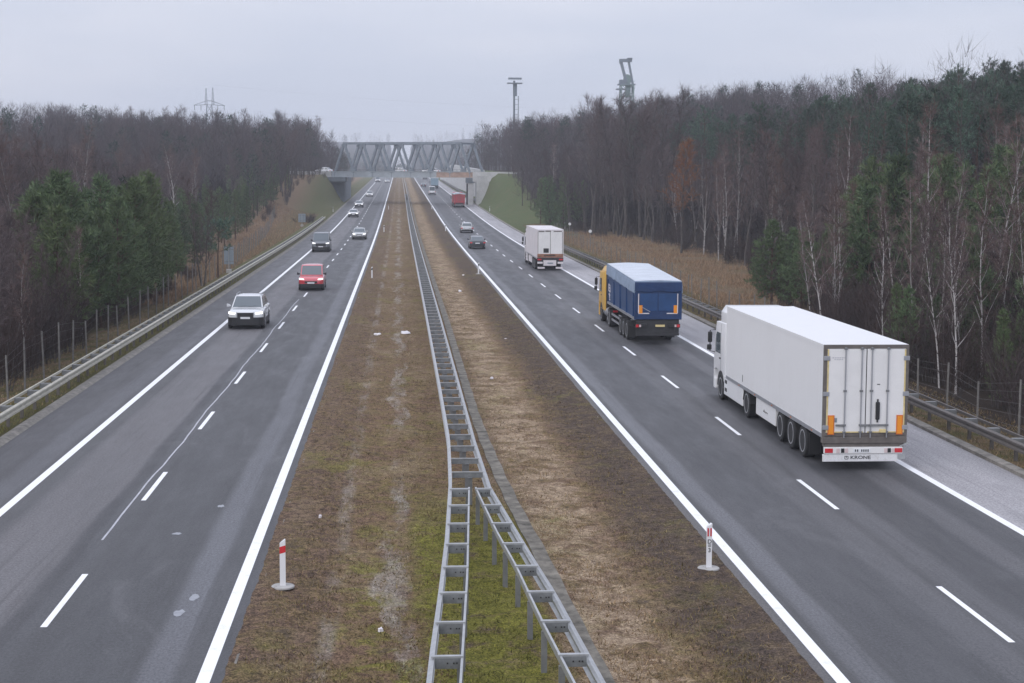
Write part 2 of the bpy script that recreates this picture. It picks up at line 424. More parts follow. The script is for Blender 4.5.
M['needles_tall'] = tree_mat('tall_pine_needles', (0.0199,0.0430,0.0331), (0.1118,0.1697,0.1201), .75, .4)
M['twig'] = tree_mat('bare_twigs', (0.0554,0.0436,0.0466), (0.1441,0.1168,0.1205), .9, .5, hue=(0.1294,0.0850,0.0776))
M['twig_birch'] = tree_mat('birch_twigs', (0.0693,0.0508,0.0508), (0.1848,0.1425,0.1371), .9, .45, hue=(0.1694,0.1001,0.0809))
M['twig_shrub_shaded'] = tree_mat('shaded_shrub_twigs', (0.0231,0.0178,0.0191), (0.0825,0.0627,0.0620), .9, .35, hue=(0.0726,0.0449,0.0370))  # bush twigs darkened, shade low in the wood painted into their colour
M['twig_orange'] = tree_mat('orange_twigs', (.15,.062,.028), (.33,.15,.07), .9, .1)
M['blade_dry'] = tree_mat('dry_blades', (0.1196,0.0745,0.0359), (0.4720,0.3358,0.1987), .9, 0)
M['blade_olive'] = tree_mat('olive_blades', (0.0598,0.0506,0.0175), (0.2861,0.2236,0.1058), .9, 0)
M['blade_brown'] = tree_mat('brown_blades', (0.0598,0.0405,0.0285), (0.2484,0.1674,0.1058), .9, 0)
M['blade_moss'] = tree_mat('moss_blades', (0.0557,0.0557,0.0154), (0.2467,0.2333,0.0653), .9, 0)
M['reed'] = tree_mat('reed_blades', (0.1380,0.0846,0.0506), (0.3956,0.2714,0.1748), .9, 0)

def bark(name, a, b, sc_, marks=None):
    n = NT(name)
    f = n.noise(1.0,6,.75,n.scaled((sc_,sc_,sc_*.25)))
    c = n.mix(n.rng(f,.3,.7), a, b)
    oi = n.t.nodes.new('ShaderNodeObjectInfo')
    c = n.mix(1.0, c, n.rng(oi.outputs['Random'],0,1,.5 if marks else .75,1.2), 'MULTIPLY')
    if marks:
        v = n.noise(1.0,3,.6,n.scaled((3,3,5.0))); c = n.mix(n.rng(v,.56,.62), c, marks)
    n.L(c, n.p.inputs['Base Color']); n.p.inputs['Roughness'].default_value=.9; n.p.inputs['Specular IOR Level'].default_value=.15
    return n.m
M['bark'] = bark('dark_bark', (.034,.030,.029), (.145,.127,.12), 6)
M['bark_birch'] = bark('birch_bark', (.30,.28,.27), (.58,.55,.54), 4, (.06,.05,.05))
M['bark_pine'] = bark('pine_bark', (.055,.038,.032), (.15,.10,.078), 6)

# ------------------------------------------------------------------ road line and terrain
def zroad(y):
    t = min(137.6, max(0.0, y-170)); z = .0129*t*t/(2*137.6) + max(0.0, min(y,950)-307.6)*.0129
    return z
def n2(x, y, s=1.0):
    return (math.sin(x*.131*s+1.3)*math.cos(y*.117*s-.4) + .5*math.sin(x*.31*s-y*.23*s+2.1) + .25*math.sin(x*.77*s+y*.61*s))
def gz(x, y):
    zr = zroad(y)
    if -12.8 < x < 17.95: return zr - .35
    if x < 0:
        d = -12.8-x
        z = zr + .02 - .12*sm(0,3,d) - .5*sm(2,8,d)
        b = 7.2*sm(235,382,y)*(1-sm(430,600,y)); z += b*sm(.8-.5*sm(330,385,y),15-9.5*sm(290,388,y),d)
        z += 4.0*sm(25,110,d)
    else:
        d = x-17.95
        z = zr + .05 - .1*sm(.2,2.5,d) - .4*sm(2,8,d)
        b = 7.6*sm(243,378,y)*(1-sm(470,640,y)); z += b*sm(.5,11-6.5*sm(310,382,y),d)
        z += 8.5*sm(9,75,d)
    z += .10*n2(x*2,y*2)*sm(2,8,d) + .5*n2(x*.4,y*.4)*sm(20,60,d)
    if y > 900:
        far = sm(1000,2300,y); z += far*(42 + 2.5*n2(x*.018,y*.02) + 1.5*n2(x*.11+5,y*.05))
    return z

YS = sorted(set([-40,-20,0,8]+list(range(14,130,3))+list(range(130,460,6))+list(range(460,1000,20))+list(range(1000,2640,60))))
YROAD = [y for y in YS if y <= 1040]
XS = sorted(set([-1000,-850,-700,-540,-420,-330,-260,-205,-165]+list(range(-140,-40,8))+list(range(-40,-16,2))+[-16,-15,-14.2,-13.5,-12.8,-12.79,-9,-3,2,8,14,17.94,17.95,18.4,19,20,21.5]+list(range(23,44,2))+list(range(46,150,8))+[165,205,260,330,420,540,700,850,1000]))
def grid(name, xs, ys, zf, m, smooth=True):
    V = [(x,y,zf(x,y)) for y in ys for x in xs]; nx = len(xs)
    F = [(j*nx+i, j*nx+i+1, (j+1)*nx+i+1, (j+1)*nx+i) for j in range(len(ys)-1) for i in range(nx-1)]
    return link(name, np_mesh(name, V, np.array(F), [m], smooth=smooth))
tag(grid('ground', XS, YS, gz, M['ground']), kind='structure')
tag(grid('left_carriageway', [-12.46,-9,-6,-2.86], YROAD, lambda x,y: zroad(y), M['asphalt_left']), kind='structure')
tag(grid('right_carriageway', [7.0,10.5,14,17.75], YROAD, lambda x,y: zroad(y), M['asphalt_right']), kind='structure')
GUT = [(3.75,12),(3.68,20),(3.5,26.4),(3.35,31),(3.22,36),(3.02,41),(2.88,46),(2.78,52),(2.72,58),(2.74,68),(2.8,95),(2.8,300),(2.8,700)]
def interp(tab, y):
    for (a,ya),(b,yb) in zip(tab, tab[1:]):
        if ya <= y <= yb: return a+(b-a)*(y-ya)/(yb-ya)
    return tab[-1][0] if y > tab[-1][1] else tab[0][0]
rnd = random.Random(5)
def med_z(x, y):
    e = min(x+3.0, 7.15-x); w = sm(0,.9,e)
    return zroad(y) + .012 - .10*sm(0,2.6,e) + w*min(1,max(0,(abs(x-interp(GUT,y))-.25)/.4))*(.035*n2(x*9,y*8) + .03*n2(x*23,y*19) + .012*n2(x*60,y*55))
MX = [-3.0+i*.29 for i in range(36)]; MX[-1] = 7.15
MY = [14+i*.2 for i in range(280)] + [70+i*2.0 for i in range(40)] + [y for y in YROAD if y > 150]
MY = sorted(set(MY))
def edge_x(x, y, s): return x
mv = []
for y in MY:
    for i,x in enumerate(MX):
        xx = x
        if i in (0, len(MX)-1): xx = x + (1 if i else -1)*(.009*n2(y*5,i*9) + .010*n2(y*31,i*5+2)+rnd.uniform(-.014,.014))
        mv.append((xx,y,med_z(x,y) if 0<i<len(MX)-1 else zroad(y)+.008))
nx = len(MX)
mf = np.array([(j*nx+i, j*nx+i+1, (j+1)*nx+i+1, (j+1)*nx+i) for j in range(len(MY)-1) for i in range(nx-1)])
tag(link('median_strip', np_mesh('median_strip', mv, mf, [M['median']], smooth=True)), kind='structure')

def ribbon(m, path, w, dz=.004):
    """flat strip of width w along x,y points"""
    P = [Vector((x,y,zroad(y)+dz)) for x,y in path]
    b = len(m.v)
    for i,p in enumerate(P):
        d = (P[min(i+1,len(P)-1)]-P[max(i-1,0)]); d.z=0; d.normalize(); r = Vector((d.y,-d.x,0))*w/2
        m.v += [tuple(p-r), tuple(p+r)]
    for i in range(len(P)-1): m.f.append((b+2*i,b+2*i+1,b+2*i+3,b+2*i+2)); m.fm.append(0)
def ys(a,b,s=6):
    k = [y for y in YROAD if a < y < b]; return [a]+k+[b]
mk = MB()
for X in (-10.05,-3.32,7.48,15.0): ribbon(mk, [(X,y) for y in ys(-30,1000)], .235)
for X,p0 in ((-6.71,30.34),(11.245,28.4)):
    for k in range(-3,80):
        y0 = p0+12*k; ribbon(mk, [(X,y) for y in ys(y0,y0+4.1)], .13)
tag(mk.build('road_markings', M['paint'], fix=False), kind='structure')
ck = MB(); rr = random.Random(3)
pts = [(-6.95+.02*rr.uniform(-1,1)+.03*math.sin(y*.4), y) for y in np.arange(37.7,112,1.4)]
ribbon(ck, pts, .05, .005)
tag(ck.build('sealed_crack', M['sealant'], fix=False), kind='structure')
ck = MB()
def blob(m, x, y, rx, ry, seed, dz):
    q = random.Random(seed); n = 14
    vs = [(x+rx*math.cos(2*math.pi*k/n)*q.uniform(.6,1.1), y+ry*math.sin(2*math.pi*k/n)*q.uniform(.6,1.1), zroad(y)+dz) for k in range(n)]
    m.add(vs, [tuple(range(n))])
for i,(x,y,a,b) in enumerate([(-4.15,32.4,.10,.3),(-4.3,31.2,.13,.3),(-5.3,38.3,.12,.16),(-4.6,41.5,.10,.2)]): blob(ck,x,y,a,b,i,.005)
tag(ck.build('repair_patches', M['patch'], fix=False), kind='structure')

ek = MB(); ribbon(ek, [(-2.88,y) for y in MY], .045, .003); ribbon(ek, [(7.03,y) for y in MY], .05, .003)
tag(ek.build('asphalt_edge', M['old_concrete'], fix=False), kind='structure')
# kerb gutters, drainage channel in the median
g = MB(); g.sweep([(-12.62,y,zroad(y)) for y in YROAD], [(-.22,-.2),(-.22,.07),(.0,.09),(.10,.03),(.17,.004),(.17,-.2)])
tag(g.build('kerb_gutter', M['old_concrete'], smooth=False), kind='structure')
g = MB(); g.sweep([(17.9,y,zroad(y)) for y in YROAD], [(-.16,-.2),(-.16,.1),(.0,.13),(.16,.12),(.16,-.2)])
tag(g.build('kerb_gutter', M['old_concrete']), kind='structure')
gy = [y for y in MY if 14 <= y <= 700]
g = MB(); g.sweep([(interp(GUT,y)+.012*math.sin(y*1.9), y, med_z(interp(GUT,y),y)+.008) for y in gy], [(-.19,-.2),(-.19,.018),(-.02,.008),(.15,.018),(.15,-.2)])
tag(g.build('drainage_channel', M['channel']), kind='structure')

# ------------------------------------------------------------------ steel barriers
W = [(0,0),(.075,.035),(.075,.095),(.015,.135),(.015,.175),(.075,.215),(.075,.275),(0,.31),(-.012,.31),(.058,.268),(.058,.222),(-.004,.18),(-.004,.13),(.058,.088),(.058,.042),(-.012,0)]
def wprof(side): return [(a*side,h-.31) for a,h in W]
def poly(tab, y0, y1, z, step=2.0):
    n = max(2,int((y1-y0)/step)); return [(interp(tab,y), y, zroad(y)+z) for y in [y0+(y1-y0)*i/n for i in range(n+1)]]
def split_parts(parent, name, items, m, first=100, **k):
    """items: builders, nearest first; the first hundred are parts, the rest one part of kind stuff"""
    for fn in items[:first]: part(name, m, parent, fn, fix=False)
    if len(items) > first:
        mb = MB()
        for fn in items[first:]: fn(mb)
        tag(mb.build(name, m, parent, fix=False), kind='stuff')
def post_fn(x,y,z0,z1,w=.055,d=.07): return lambda m: m.box(x-w,x+w,y-d/2,y+d/2,z0,z1)
def bar_fn(xa,xb,y,z,h=.1,d=.045):
    def f(m):
        m.mi = 0; m.box(xa,xb,y-d/2,y+d/2,z-.012,z+.012); m.mi = 1; m.box(xa+.02,xb-.02,y-.006,y+.006,z-.15,z-.012); m.mi = 0
    return f
# main double-sided barrier
ML = [(1.28,39.6),(1.32,41),(1.47,47.5),(1.5,60),(1.52,90),(1.5,800)]; MRt = [(2.21,39.6),(2.2,41),(2.15,47),(2.17,60),(2.2,90),(2.16,800)]
t = empty('crash_barrier', (0,0,0), 0, 'long steel double-rail crash barrier with ladder-like crossbars in the middle of the median', 'crash barrier')
m = MB(); m.sweep(poly(ML,41,760,.78), wprof(-1)); m.build('rail', M['galv'], t)
m = MB(); m.sweep(poly(MRt,41,760,.78), wprof(1)); m.build('rail', M['galv'], t)
yy = [41.8+2.05*i for i in range(200)]
split_parts(t, 'crossbar', [bar_fn(interp(ML,y)+.01,interp(MRt,y)-.01,y,zroad(y)+.79) for y in yy], [M['galv'],M['galv_plate_shaded']])
split_parts(t, 'post', [post_fn(1.84,y+.1,zroad(y)-.2,zroad(y)+.62) for y in yy], M['galv_dark'])
LO_ = [(.1,14),(.25,20),(.55,25.8),(.78,29.6),(1.03,34.1),(1.29,40.1),(1.32,41)]; LI_ = [(.55,14),(.68,20),(.97,25),(1.31,31),(1.72,39.8)]
RO_ = [(3.4,14),(3.24,20),(3.08,24.2),(2.97,26.5),(2.84,29.5),(2.65,32.4),(2.45,35.8),(2.2,40.1),(2.2,41)]; RI_ = [(3.05,14),(2.86,20),(2.65,24.1),(2.46,27.6),(2.3,31.5),(2.1,34.7),(1.88,39.6)]
thin = [(-.02,-.12),(.02,-.12),(.02,.0),(-.02,.0)]
for (o_, i_, side, lab) in ((LO_,LI_,-1,'left-hand branch of the forked steel barrier, nearer the oncoming carriageway'),(RO_,RI_,1,'right-hand branch of the forked steel barrier, curving toward the lorries')):
    t = empty('crash_barrier', (0,0,0), 0, lab, 'crash barrier')
    m = MB(); m.sweep(poly(o_,14,41.0,.78,1.0), wprof(side)); m.build('rail', M['galv'], t)
    m = MB(); m.sweep(poly(i_,14,39.7,.80,1.0), thin); m.build('rear_rail', M['galv'], t)
    for k in range(13):
        y = 39.4-2.0*k
        if y < 14.5: break
        xo,xi = interp(o_,y), interp(i_,y)
        def br(m,xo=xo,xi=xi,y=y):
            a,b = min(xo,xi),max(xo,xi)
            m.box(a-.04,b+.02,y-.045,y+.045,.795,.825)
        bk = part('bracket', M['galv'], t, br, fix=False)
        a,b = min(xo,xi),max(xo,xi)
        part('plate', M['galv_plate_shaded'], bk, lambda m: (m.box(a+.02,b-.02,y-.05,y-.042,.62,.795),m.box(a+.03,a+.07,y-.056,y-.05,.64,.78)), fix=False)
        part('bolt', M['black'], bk, lambda m: [m.box(b-.10-.05*k_,b-.075-.05*k_,y-.058,y-.0505,.70,.725) for k_ in (0,1,3)], fix=False)
        xp = xi+(.03 if side<0 else -.03); part('post', M['galv_dark'], t, post_fn(xp - (.06 if side<0 else -.06),y+.03,-.35,.62,.05,.1), fix=False)
# roadside barriers
def road_barrier(x, side, y0, y1, m1, m2, lab):
    t = empty('crash_barrier', (x,y0,0), 0, lab, 'crash barrier'); o = (x,y0)
    tab = [(0,0),(0,y1-y0)]
    n = int((y1-y0)/4)
    path = lambda dx,z: [(dx, (y1-y0)*i/n, zroad(y0+(y1-y0)*i/n)+z) for i in range(n+1)]
    mm = MB(); mm.sweep(path(0,.72), wprof(side)); mm.build('rail', m1, t)
    mm = MB(); mm.sweep(path(-side*.42,.76), [(-.03,-.09),(.03,-.09),(.03,0),(-.03,0)]); mm.build('rear_rail', m1, t)
    k = [(y0+1+2.0*i) for i in range(int((y1-y0-1)/2))]
    a,b = sorted((-side*.01,-side*.39))
    split_parts(t, 'spacer', [(lambda m,y=y: m.box(a,b,y-y0-.09,y-y0+.09,zroad(y)+.55,zroad(y)+.735)) for y in k], M['galv_dark'])
    split_parts(t, 'post', [post_fn(-side*.16,y-y0,zroad(y)-.3,zroad(y)+.62,.05,.09) for y in k], m2)
road_barrier(-13.0, 1, 26, 286, M['galv_beige'], M['galv_brown'], 'dusty beige steel guardrail along the left edge of the oncoming carriageway')
road_barrier(18.35, -1, 26, 236, M['galv_brown'], M['galv_brown'], 'dark weathered steel guardrail along the right edge beside the lorries')
road_barrier(18.45, -1, 395, 720, M['galv_brown'], M['galv_brown'], 'far dark guardrail on the right beyond the truss bridge')

# ------------------------------------------------------------------ wire fences
def fence(tab, y0, y1, step, hgt, lab, seed):
    q = random.Random(seed); t = empty('wire_fence', (0,0,0), 0, lab, 'fence')
    y = y0; tops = []
    while y < y1 and len(tops) < 98:
        x = interp(tab,y)+q.uniform(-.08,.08); z = gz(x,y); h = hgt*q.uniform(.85,1.15)
        lx,ly = q.uniform(-.07,.07), q.uniform(-.07,.07)
        part('post', M['wood_post'], t, lambda m: m.tube([(x,y,z-.3),(x+lx,y+ly,z+h)],[.042,.036],6))
        tops.append((x+lx*.9,y+ly*.9,z,h)); y += step*q.uniform(.85,1.15)
    w = MB()
    for fr in (.2,.4,.6,.8,.95):
        w.tube([(x,yy_,z+h*fr) for x,yy_,z,h in tops], .0035, 3, False)
    w.build('wire', M['wire'], t, fix=False)
fence([(-14.9,40),(-14.75,60),(-14.8,68),(-15.0,90),(-15.4,150),(-17.4,200),(-22,290)], 44, 290, 3.2, 1.9, 'mesh fence on thin grey posts along the edge of the left wood', 1)
fence([(20.4,38),(20.2,60),(20.3,95),(21.2,120),(22.5,240)], 40, 236, 3.6, 1.75, 'mesh fence on thin grey posts behind the right-hand guardrail', 2)

# ------------------------------------------------------------------ delineators, markers, sign, litter
def delineator(x, y, face, lab, grp=None, base=True, text=False, mark='red_lens'):
    """face: -1 towards the camera"""
    z0 = (med_z(x,y) if -3 < x < 7.1 else gz(x,y))
    o = empty('delineator_post', (x,y,z0), 0, lab, 'delineator', grp)
    part('post_body', M['white'], o, lambda m: m.loft([[(-.06,-.05,0),(.06,-.05,0),(.045,.06,0),(-.045,.06,0)],[(-.06,-.05,.93),(.06,-.05,1.0),(.045,.06,1.0),(-.045,.06,.93)]]))
    if text:
        for sx in (-.03,.032):
            part('reflector', M['red_lens'], o, lambda m: m.box(sx-.016,sx+.016,-.058,-.052,.72,.9))
        for ch,z in (('D',.60),('=',.51),('3',.41)): text_mesh('lettering', ch, .13, M['black'], o, (.005,-.0545,z), (R(90),0,0), .002)
    else:
        part('reflector', M[mark], o, lambda m: m.add([(-.061,-.054,.70),(.061,-.054,.735),(.061,-.054,.88),(-.061,-.054,.845),(-.061,-.0505,.70),(.061,-.0505,.735),(.061,-.0505,.88),(-.061,-.0505,.845)],[(0,1,2,3),(4,7,6,5),(0,4,5,1),(1,5,6,2),(2,6,7,3),(3,7,4,0)]))
    if base: part('base_plate', M['concrete'], o, lambda m: m.lathe((0,0,0),[(-.02,.24),(.012,.24),(.025,.22),(.03,.07)],'z',20))
    return o
delineator(-2.43,33.2,-1,'nearest white delineator post with one slanted red band, beside the oncoming carriageway')
delineator(6.70,34.2,-1,'nearest white delineator post with two red bars and the mark 3',text=True)
for x,y,lab in ((-2.3,135.4,'second white delineator post from the viewer on the left edge of the median'),(-2.28,240,'third white delineator post on the left edge of the median, beside the silver car'),(-2.3,345,'small far delineator post on the left edge of the median, short of the truss bridge'),
                (6.87,141,'second white delineator post from the viewer on the right edge of the median'),(6.9,244,'third white delineator post on the right edge of the median, left of the grey hatchback'),(6.9,348,'small far delineator post on the right edge of the median, left of the red lorry'),
                (-13.35,329,'white delineator post on the grassy left verge where the guardrail has ended'),(-13.4,432,'white delineator post on the left verge beside the dark bridge abutment'),(18.6,335,'white delineator post at the foot of the green bank on the right')):
    delineator(x,y,-1,lab,'delineator posts along the motorway',base=abs(x)<8 and y<200,mark='black')
for x,y,lab in ((23.6,200,'right one of two small round white markers on stakes before the right-hand wood'),(24.2,230,'left one of two small round white markers on stakes before the right-hand wood')):
    o = empty('round_marker',(x,y,gz(x,y)),0,lab,'marker','round markers before the right-hand wood')
    part('stake',M['galv_dark'],o,lambda m: m.tube([(0,0,-.2),(0,0,2.1)],.03,6))
    part('disc',M['white'],o,lambda m: m.cyl((0,-.05,2.1),.2,.03,'y',18))
def road_sign(x,y,lab,w=.86,h=1.55,zb=.75):
    o = empty('road_sign',(x,y,gz(x,y)),0,lab,'road sign')
    part('panel',M['sign_back'],o,lambda m: (m.box(-w/2,-.03,-.02,.0,zb,zb+h),m.box(.03,w/2,-.02,.0,zb,zb+h)),bevel=.008)
    for s in (-.0,):
        part('post',M['galv'],o,lambda m: m.tube([(s,-.06,-.3),(s,-.06,zb+h-.02)],.035,8))
    for z in (zb+.25,zb+h-.25): part('bracket',M['galv_dark'],o,lambda m: m.box(-w/2+.03,w/2-.03,-.05,-.022,z-.03,z+.03))
    part('footing',M['concrete'],o,lambda m: m.box(-.22,.22,-.3,.18,-.2,.32),bevel=.03)
road_sign(-15.0,144,'nearer grey two-panel road sign seen from behind beside the left guardrail')
road_sign(-15.6,262,'grey back of a distant road sign beside the dark bush on the left bank',1.15,1.35,.7)
for i,(x,y,a,b) in enumerate([(.29,88.3,.34,.8),(-1.18,87.8,.26,.5),(-.38,30.1,.07,.10),(3.9,68.2,.10,.2),(5.6,85,.10,.2),(4.5,121,.16,.9),(5.5,140,.12,.4),(-2.0,40.2,.05,.08)]):
    m = MB(); q = random.Random(i+40); n = 11; z = med_z(x,y)
    lo = [(x+a*math.cos(2*math.pi*k/n)*q.uniform(.6,1.1), y+b*math.sin(2*math.pi*k/n)*q.uniform(.6,1.1)) for k in range(n)]
    m.loft([[(px,py,z+.0) for px,py in lo],[(x+(px-x)*.85,y+(py-y)*.85,z+.05+q.uniform(0,.03)) for px,py in lo]])
    labs = ['larger right-hand scrap of the pale litter pair on the left median','smaller left-hand scrap of the pale litter pair on the left median','small white scrap lying in the near brown grass left of the forked barrier','white scrap lying on dry grass right of the drainage channel','white scrap on the bare soil by the right carriageway','long pale strip of litter lying on the right half of the far median','pale scrap on the soil below the second right-hand delineator','tiny white scrap in brown grass near the left carriageway']
    tag(m.build('litter_scrap',M['white_dirty']),labs[i],'litter','litter on the median')

# ------------------------------------------------------------------ cars
def panel(m, a, b, c, d, inset=(.08,.08,.08,.08), out=.012, depth=.03):
    """solid sheet lying on the quad a b c d (a-b bottom, d-c top); inset left,right,bottom,top in metres"""
    a,b,c,d = map(Vector,(a,b,c,d)); n = (b-a).cross(d-a).normalized()
    def pt(u,v): return (a*(1-u)+b*u)*(1-v) + (d*(1-u)+c*u)*v
    wu = ((b-a).length+(c-d).length)/2; wv = ((d-a).length+(c-b).length)/2
    l,r_,bo,to = inset[0]/wu, 1-inset[1]/wu, inset[2]/wv, 1-inset[3]/wv
    q = [pt(l,bo),pt(r_,bo),pt(r_,to),pt(l,to)]
    m.loft([[p-n*depth for p in q],[p+n*out for p in q]])

def wheel(parent, x, y, r, w, side, rimname='rim', rim=None, spokes=True):
    o = part('wheel', M['rubber'], parent, lambda m: m.lathe((0,0,0),[(-w/2,r*.72),(-w/2,r*.93),(-w/2+.03,r),(w/2-.03,r),(w/2,r*.93),(w/2,r*.72)],'x',24), smooth=True)
    o.location = (x,y,r)
    def rf(m):
        e = side*w/2
        m.lathe((0,0,0),[(e*.55,r*.70),(e*1.01,r*.70),(e*1.03,r*.64),(e*.8,r*.58),(e*.75,r*.2),(e*.95,r*.16),(e*.95,r*.02)] if side>0 else [(e*.95,r*.02),(e*.95,r*.16),(e*.75,r*.2),(e*.8,r*.58),(e*1.03,r*.64),(e*1.01,r*.70),(e*.55,r*.70)],'x',20)
        if spokes:
            for k in range(5):
                t = 2*math.pi*k/5; m.beam((e*.92,.1*r*math.cos(t),.1*r*math.sin(t)),(e*.95,.62*r*math.cos(t),.62*r*math.sin(t)),.12*r,.05)
    part(rimname, rim or M['rim'], o, rf)
    return o

def make_car(name, label, cat, loc, rz, P, group=None):
    g = lambda k,d: P.get(k,d)
    L,Wd,H = P['L'],P['W'],P['H']; hw = Wd/2; hl,hz,bz = P['hood'],P['hood_z'],P['belt']
    wt,re,rb,tz = P['ws_top'],P['roof_end'],P['rear_base'],P['tail']
    paint = P['paint']; low = g('lower',M['black']); r = g('wheel',.33)
    t = empty(name, loc, rz, label, cat, group)
    def sec(y,w,zb,zt):
        w*=hw; zs = zt-.10
        h = [(.88*w,zb),(w,zb+.12),(w*1.0,zb+(zs-zb)*.55),(.985*w,zs),(.90*w,zt-.015),(.5*w,zt+.012)]
        return [(x,y,z) for x,z in h]+[(-x,y,z) for x,z in reversed(h)]
    def body(m):
        m.loft([sec(0,.60,.36,hz-.24),sec(.04,.76,.32,hz-.16),sec(.10,.87,.29,hz-.10),sec(.22,.95,.26,hz-.045),sec(.42,.99,.24,hz-.01),sec(.7,1.,.24,hz+.01),sec(hl*.8,1.,.24,bz-.06),sec(hl+.1,1.,.24,bz),sec((hl+rb)/2,1.,.24,bz+.02),
                sec(rb-.05,1.,.25,bz),sec(min(rb+.08,L-.22),.99,.27,tz),sec(L-.12,.96,.29,tz-.03),sec(L-.03,.90,.32,tz-.1),sec(L,.84,.38,tz-.2)])
    part('body',paint,t,body,smooth=True)
    bw,rw = .90*hw, g('roof_w',.76)*hw
    A_,B_,C_,D_ = (-bw,hl,bz-.02),(bw,hl,bz-.02),(rw,wt,H-.02),(-rw,wt,H-.02)
    E_,F_,G_,K_ = (-bw,rb,bz-.02),(bw,rb,bz-.02),(rw*.97,re,H-.04),(-rw*.97,re,H-.04)
    mid_y = (wt*.6+re*.4)
    def cabin(m):
        n=5
        def row(y0,y1,f):  # roof slightly crowned
            return None
        m.loft([[A_,B_,C_,(rw*.5,wt,H-.02),(-rw*.5,wt,H-.02),D_],[(-bw,(hl+rb)/2,bz),(bw,(hl+rb)/2,bz),(rw,mid_y,H),(rw*.5,mid_y,H+.045),(-rw*.5,mid_y,H+.045),(-rw,mid_y,H)],[E_,F_,G_,(rw*.48,re,H-.04),(-rw*.48,re,H-.04),K_]])
    part('roof',P.get('roof_paint',paint),t,cabin,bevel=.045,smooth=True)
    part('windscreen',M['glass'],t,lambda m: panel(m,A_,B_,C_,D_,(.07,.07,.05,.07),.010))
    part('rear_window',M['glass'],t,lambda m: panel(m,F_,E_,K_,G_,(.09,.09,g('rw_in',.10),.08),.010))
    for s in (-1,1):
        a=(s*bw,hl,bz-.0); b=(s*bw,rb,bz); c=(s*rw*.97,re,H-.04); d=(s*rw,wt,H-.02)
        for f0,f1 in g('side_split',((.0,.46),(.5,.97))):
            P0 = Vector(a).lerp(Vector(b),f0); P1=Vector(a).lerp(Vector(b),f1); Q1=Vector(d).lerp(Vector(c),f1); Q0=Vector(d).lerp(Vector(c),f0)
            if s<0: part('side_window',M['glass'],t,lambda m: panel(m,P1,P0,Q0,Q1,(.03,.06,.05,.08),.012))
            else: part('side_window',M['glass'],t,lambda m: panel(m,P0,P1,Q1,Q0,(.06,.03,.05,.08),.012))
        part('wing_mirror',g('mirror',paint),t,lambda m: m.loft([[(s*(hw-.06),hl+.28,bz+.02),(s*(hw-.06),hl+.38,bz+.02),(s*(hw-.06),hl+.38,bz+.1),(s*(hw-.06),hl+.28,bz+.1)],[(s*(hw+.17),hl+.2,bz+.0),(s*(hw+.17),hl+.34,bz+.0),(s*(hw+.17),hl+.34,bz+.2),(s*(hw+.17),hl+.2,bz+.2)]]),bevel=.03)
        yw = (g('wy',.86), L-g('wy2',.86))
        for y in yw:
            part('wheel_arch',low,t,lambda m: m.cyl((s*(hw-.07),y,r+.01),r*1.2,.15,'x',24))
            wheel(t,s*(hw-.075),y,r,.2,s)
        part('sill',low,t,lambda m: m.box(s*hw-.06,s*hw+.012,yw[0]+r*1.1,yw[1]-r*1.1,.2,g('sill_z',.34)),bevel=.01)
        # lamps
        zl = hz-.27; yl=-.0
        def hl_(m):
            cols = ((.56,-.02,.05,.13),(.72,.014,.05,.15),(.87,.078,.05,.165),(.955,.20,.07,.175))
            m.loft([[(s*hw*f,y+dy,zl+z) for f,y,z0_,z1_ in cols for z in (z0_,)]+[(s*hw*f,y+dy,zl+z1_) for f,y,z0_,z1_ in reversed(cols)] for dy in (0,.10)])
        part('headlight',M['headlight'],t,hl_)
        zt_=tz-.32
        part('tail_light',M['red_lens'],t,lambda m: m.box(s*hw*.86-.17,s*hw*.86+.09,L-.16,L+.008,zt_,zt_+g('tl_h',.16)),bevel=.02)
    if g('lower_front',True):
        part('front_bumper',low,t,lambda m: m.loft([[(x,y,z) for x,y in ((-hw*1.0,.42),(-hw*.955,.18),(-hw*.87,.05),(-hw*.74,-.02),(-hw*.5,-.04),(hw*.5,-.04),(hw*.74,-.02),(hw*.87,.05),(hw*.955,.18),(hw*1.0,.42),(hw*.7,.42),(-hw*.7,.42))] for z in (.22,g('bump_z',.46))]),bevel=.015)
    part('rear_bumper',low,t,lambda m: m.loft([[(x,L-y,z) for x,y in ((-hw*.985,.30),(-hw*.93,.05),(-hw*.7,-.03),(hw*.7,-.03),(hw*.93,.05),(hw*.985,.30),(hw*.7,.3),(-hw*.7,.3))] for z in (.24,g('rb_z',.45))]),bevel=.015)
    gw,g0,g1 = g('grille',(.45,hz-.33,hz-.2))
    part('grille',M['black'],t,lambda m: m.prism_z([(-gw*hw,.06),(-gw*hw,-.025),(gw*hw,-.025),(gw*hw,.06)],g0,g1),bevel=.01)
    if g('chrome',False):
        part('grille_surround',M['steel'],t,lambda m: (m.box(-gw*hw-.05,-gw*hw-.005,-.03,.05,g0-.05,g1+.04),m.box(gw*hw+.005,gw*hw+.05,-.03,.05,g0-.05,g1+.04),m.box(-gw*hw-.005,gw*hw+.005,-.03,.05,g0-.05,g0-.005)),bevel=.008)
    part('number_plate',M['plate'],t,lambda m: m.box(-.26,.26,-.052,-.036,g('pz',.48),g('pz',.48)+.11))
    part('number_plate',M['plate'],t,lambda m: m.box(-.26,.26,L+.01,L+.04,g('rpz',.62),g('rpz',.62)+.11))
    if g('rails',False):
        for s in (-1,1): part('roof_rail',M['steel'],t,lambda m: m.tube([(s*rw*.93,wt+.1,H),(s*rw*.93,wt+.2,H+.07),(s*rw*.93,re-.2,H+.06),(s*rw*.93,re-.1,H-.02)],.022,6))
    for k in g('wipers',()):
        part('wiper',M['black'],t,lambda m: m.tube([(k,hl+.06,bz+.03),(k+.45,hl+.12,bz+.07)],.014,4))
    return t

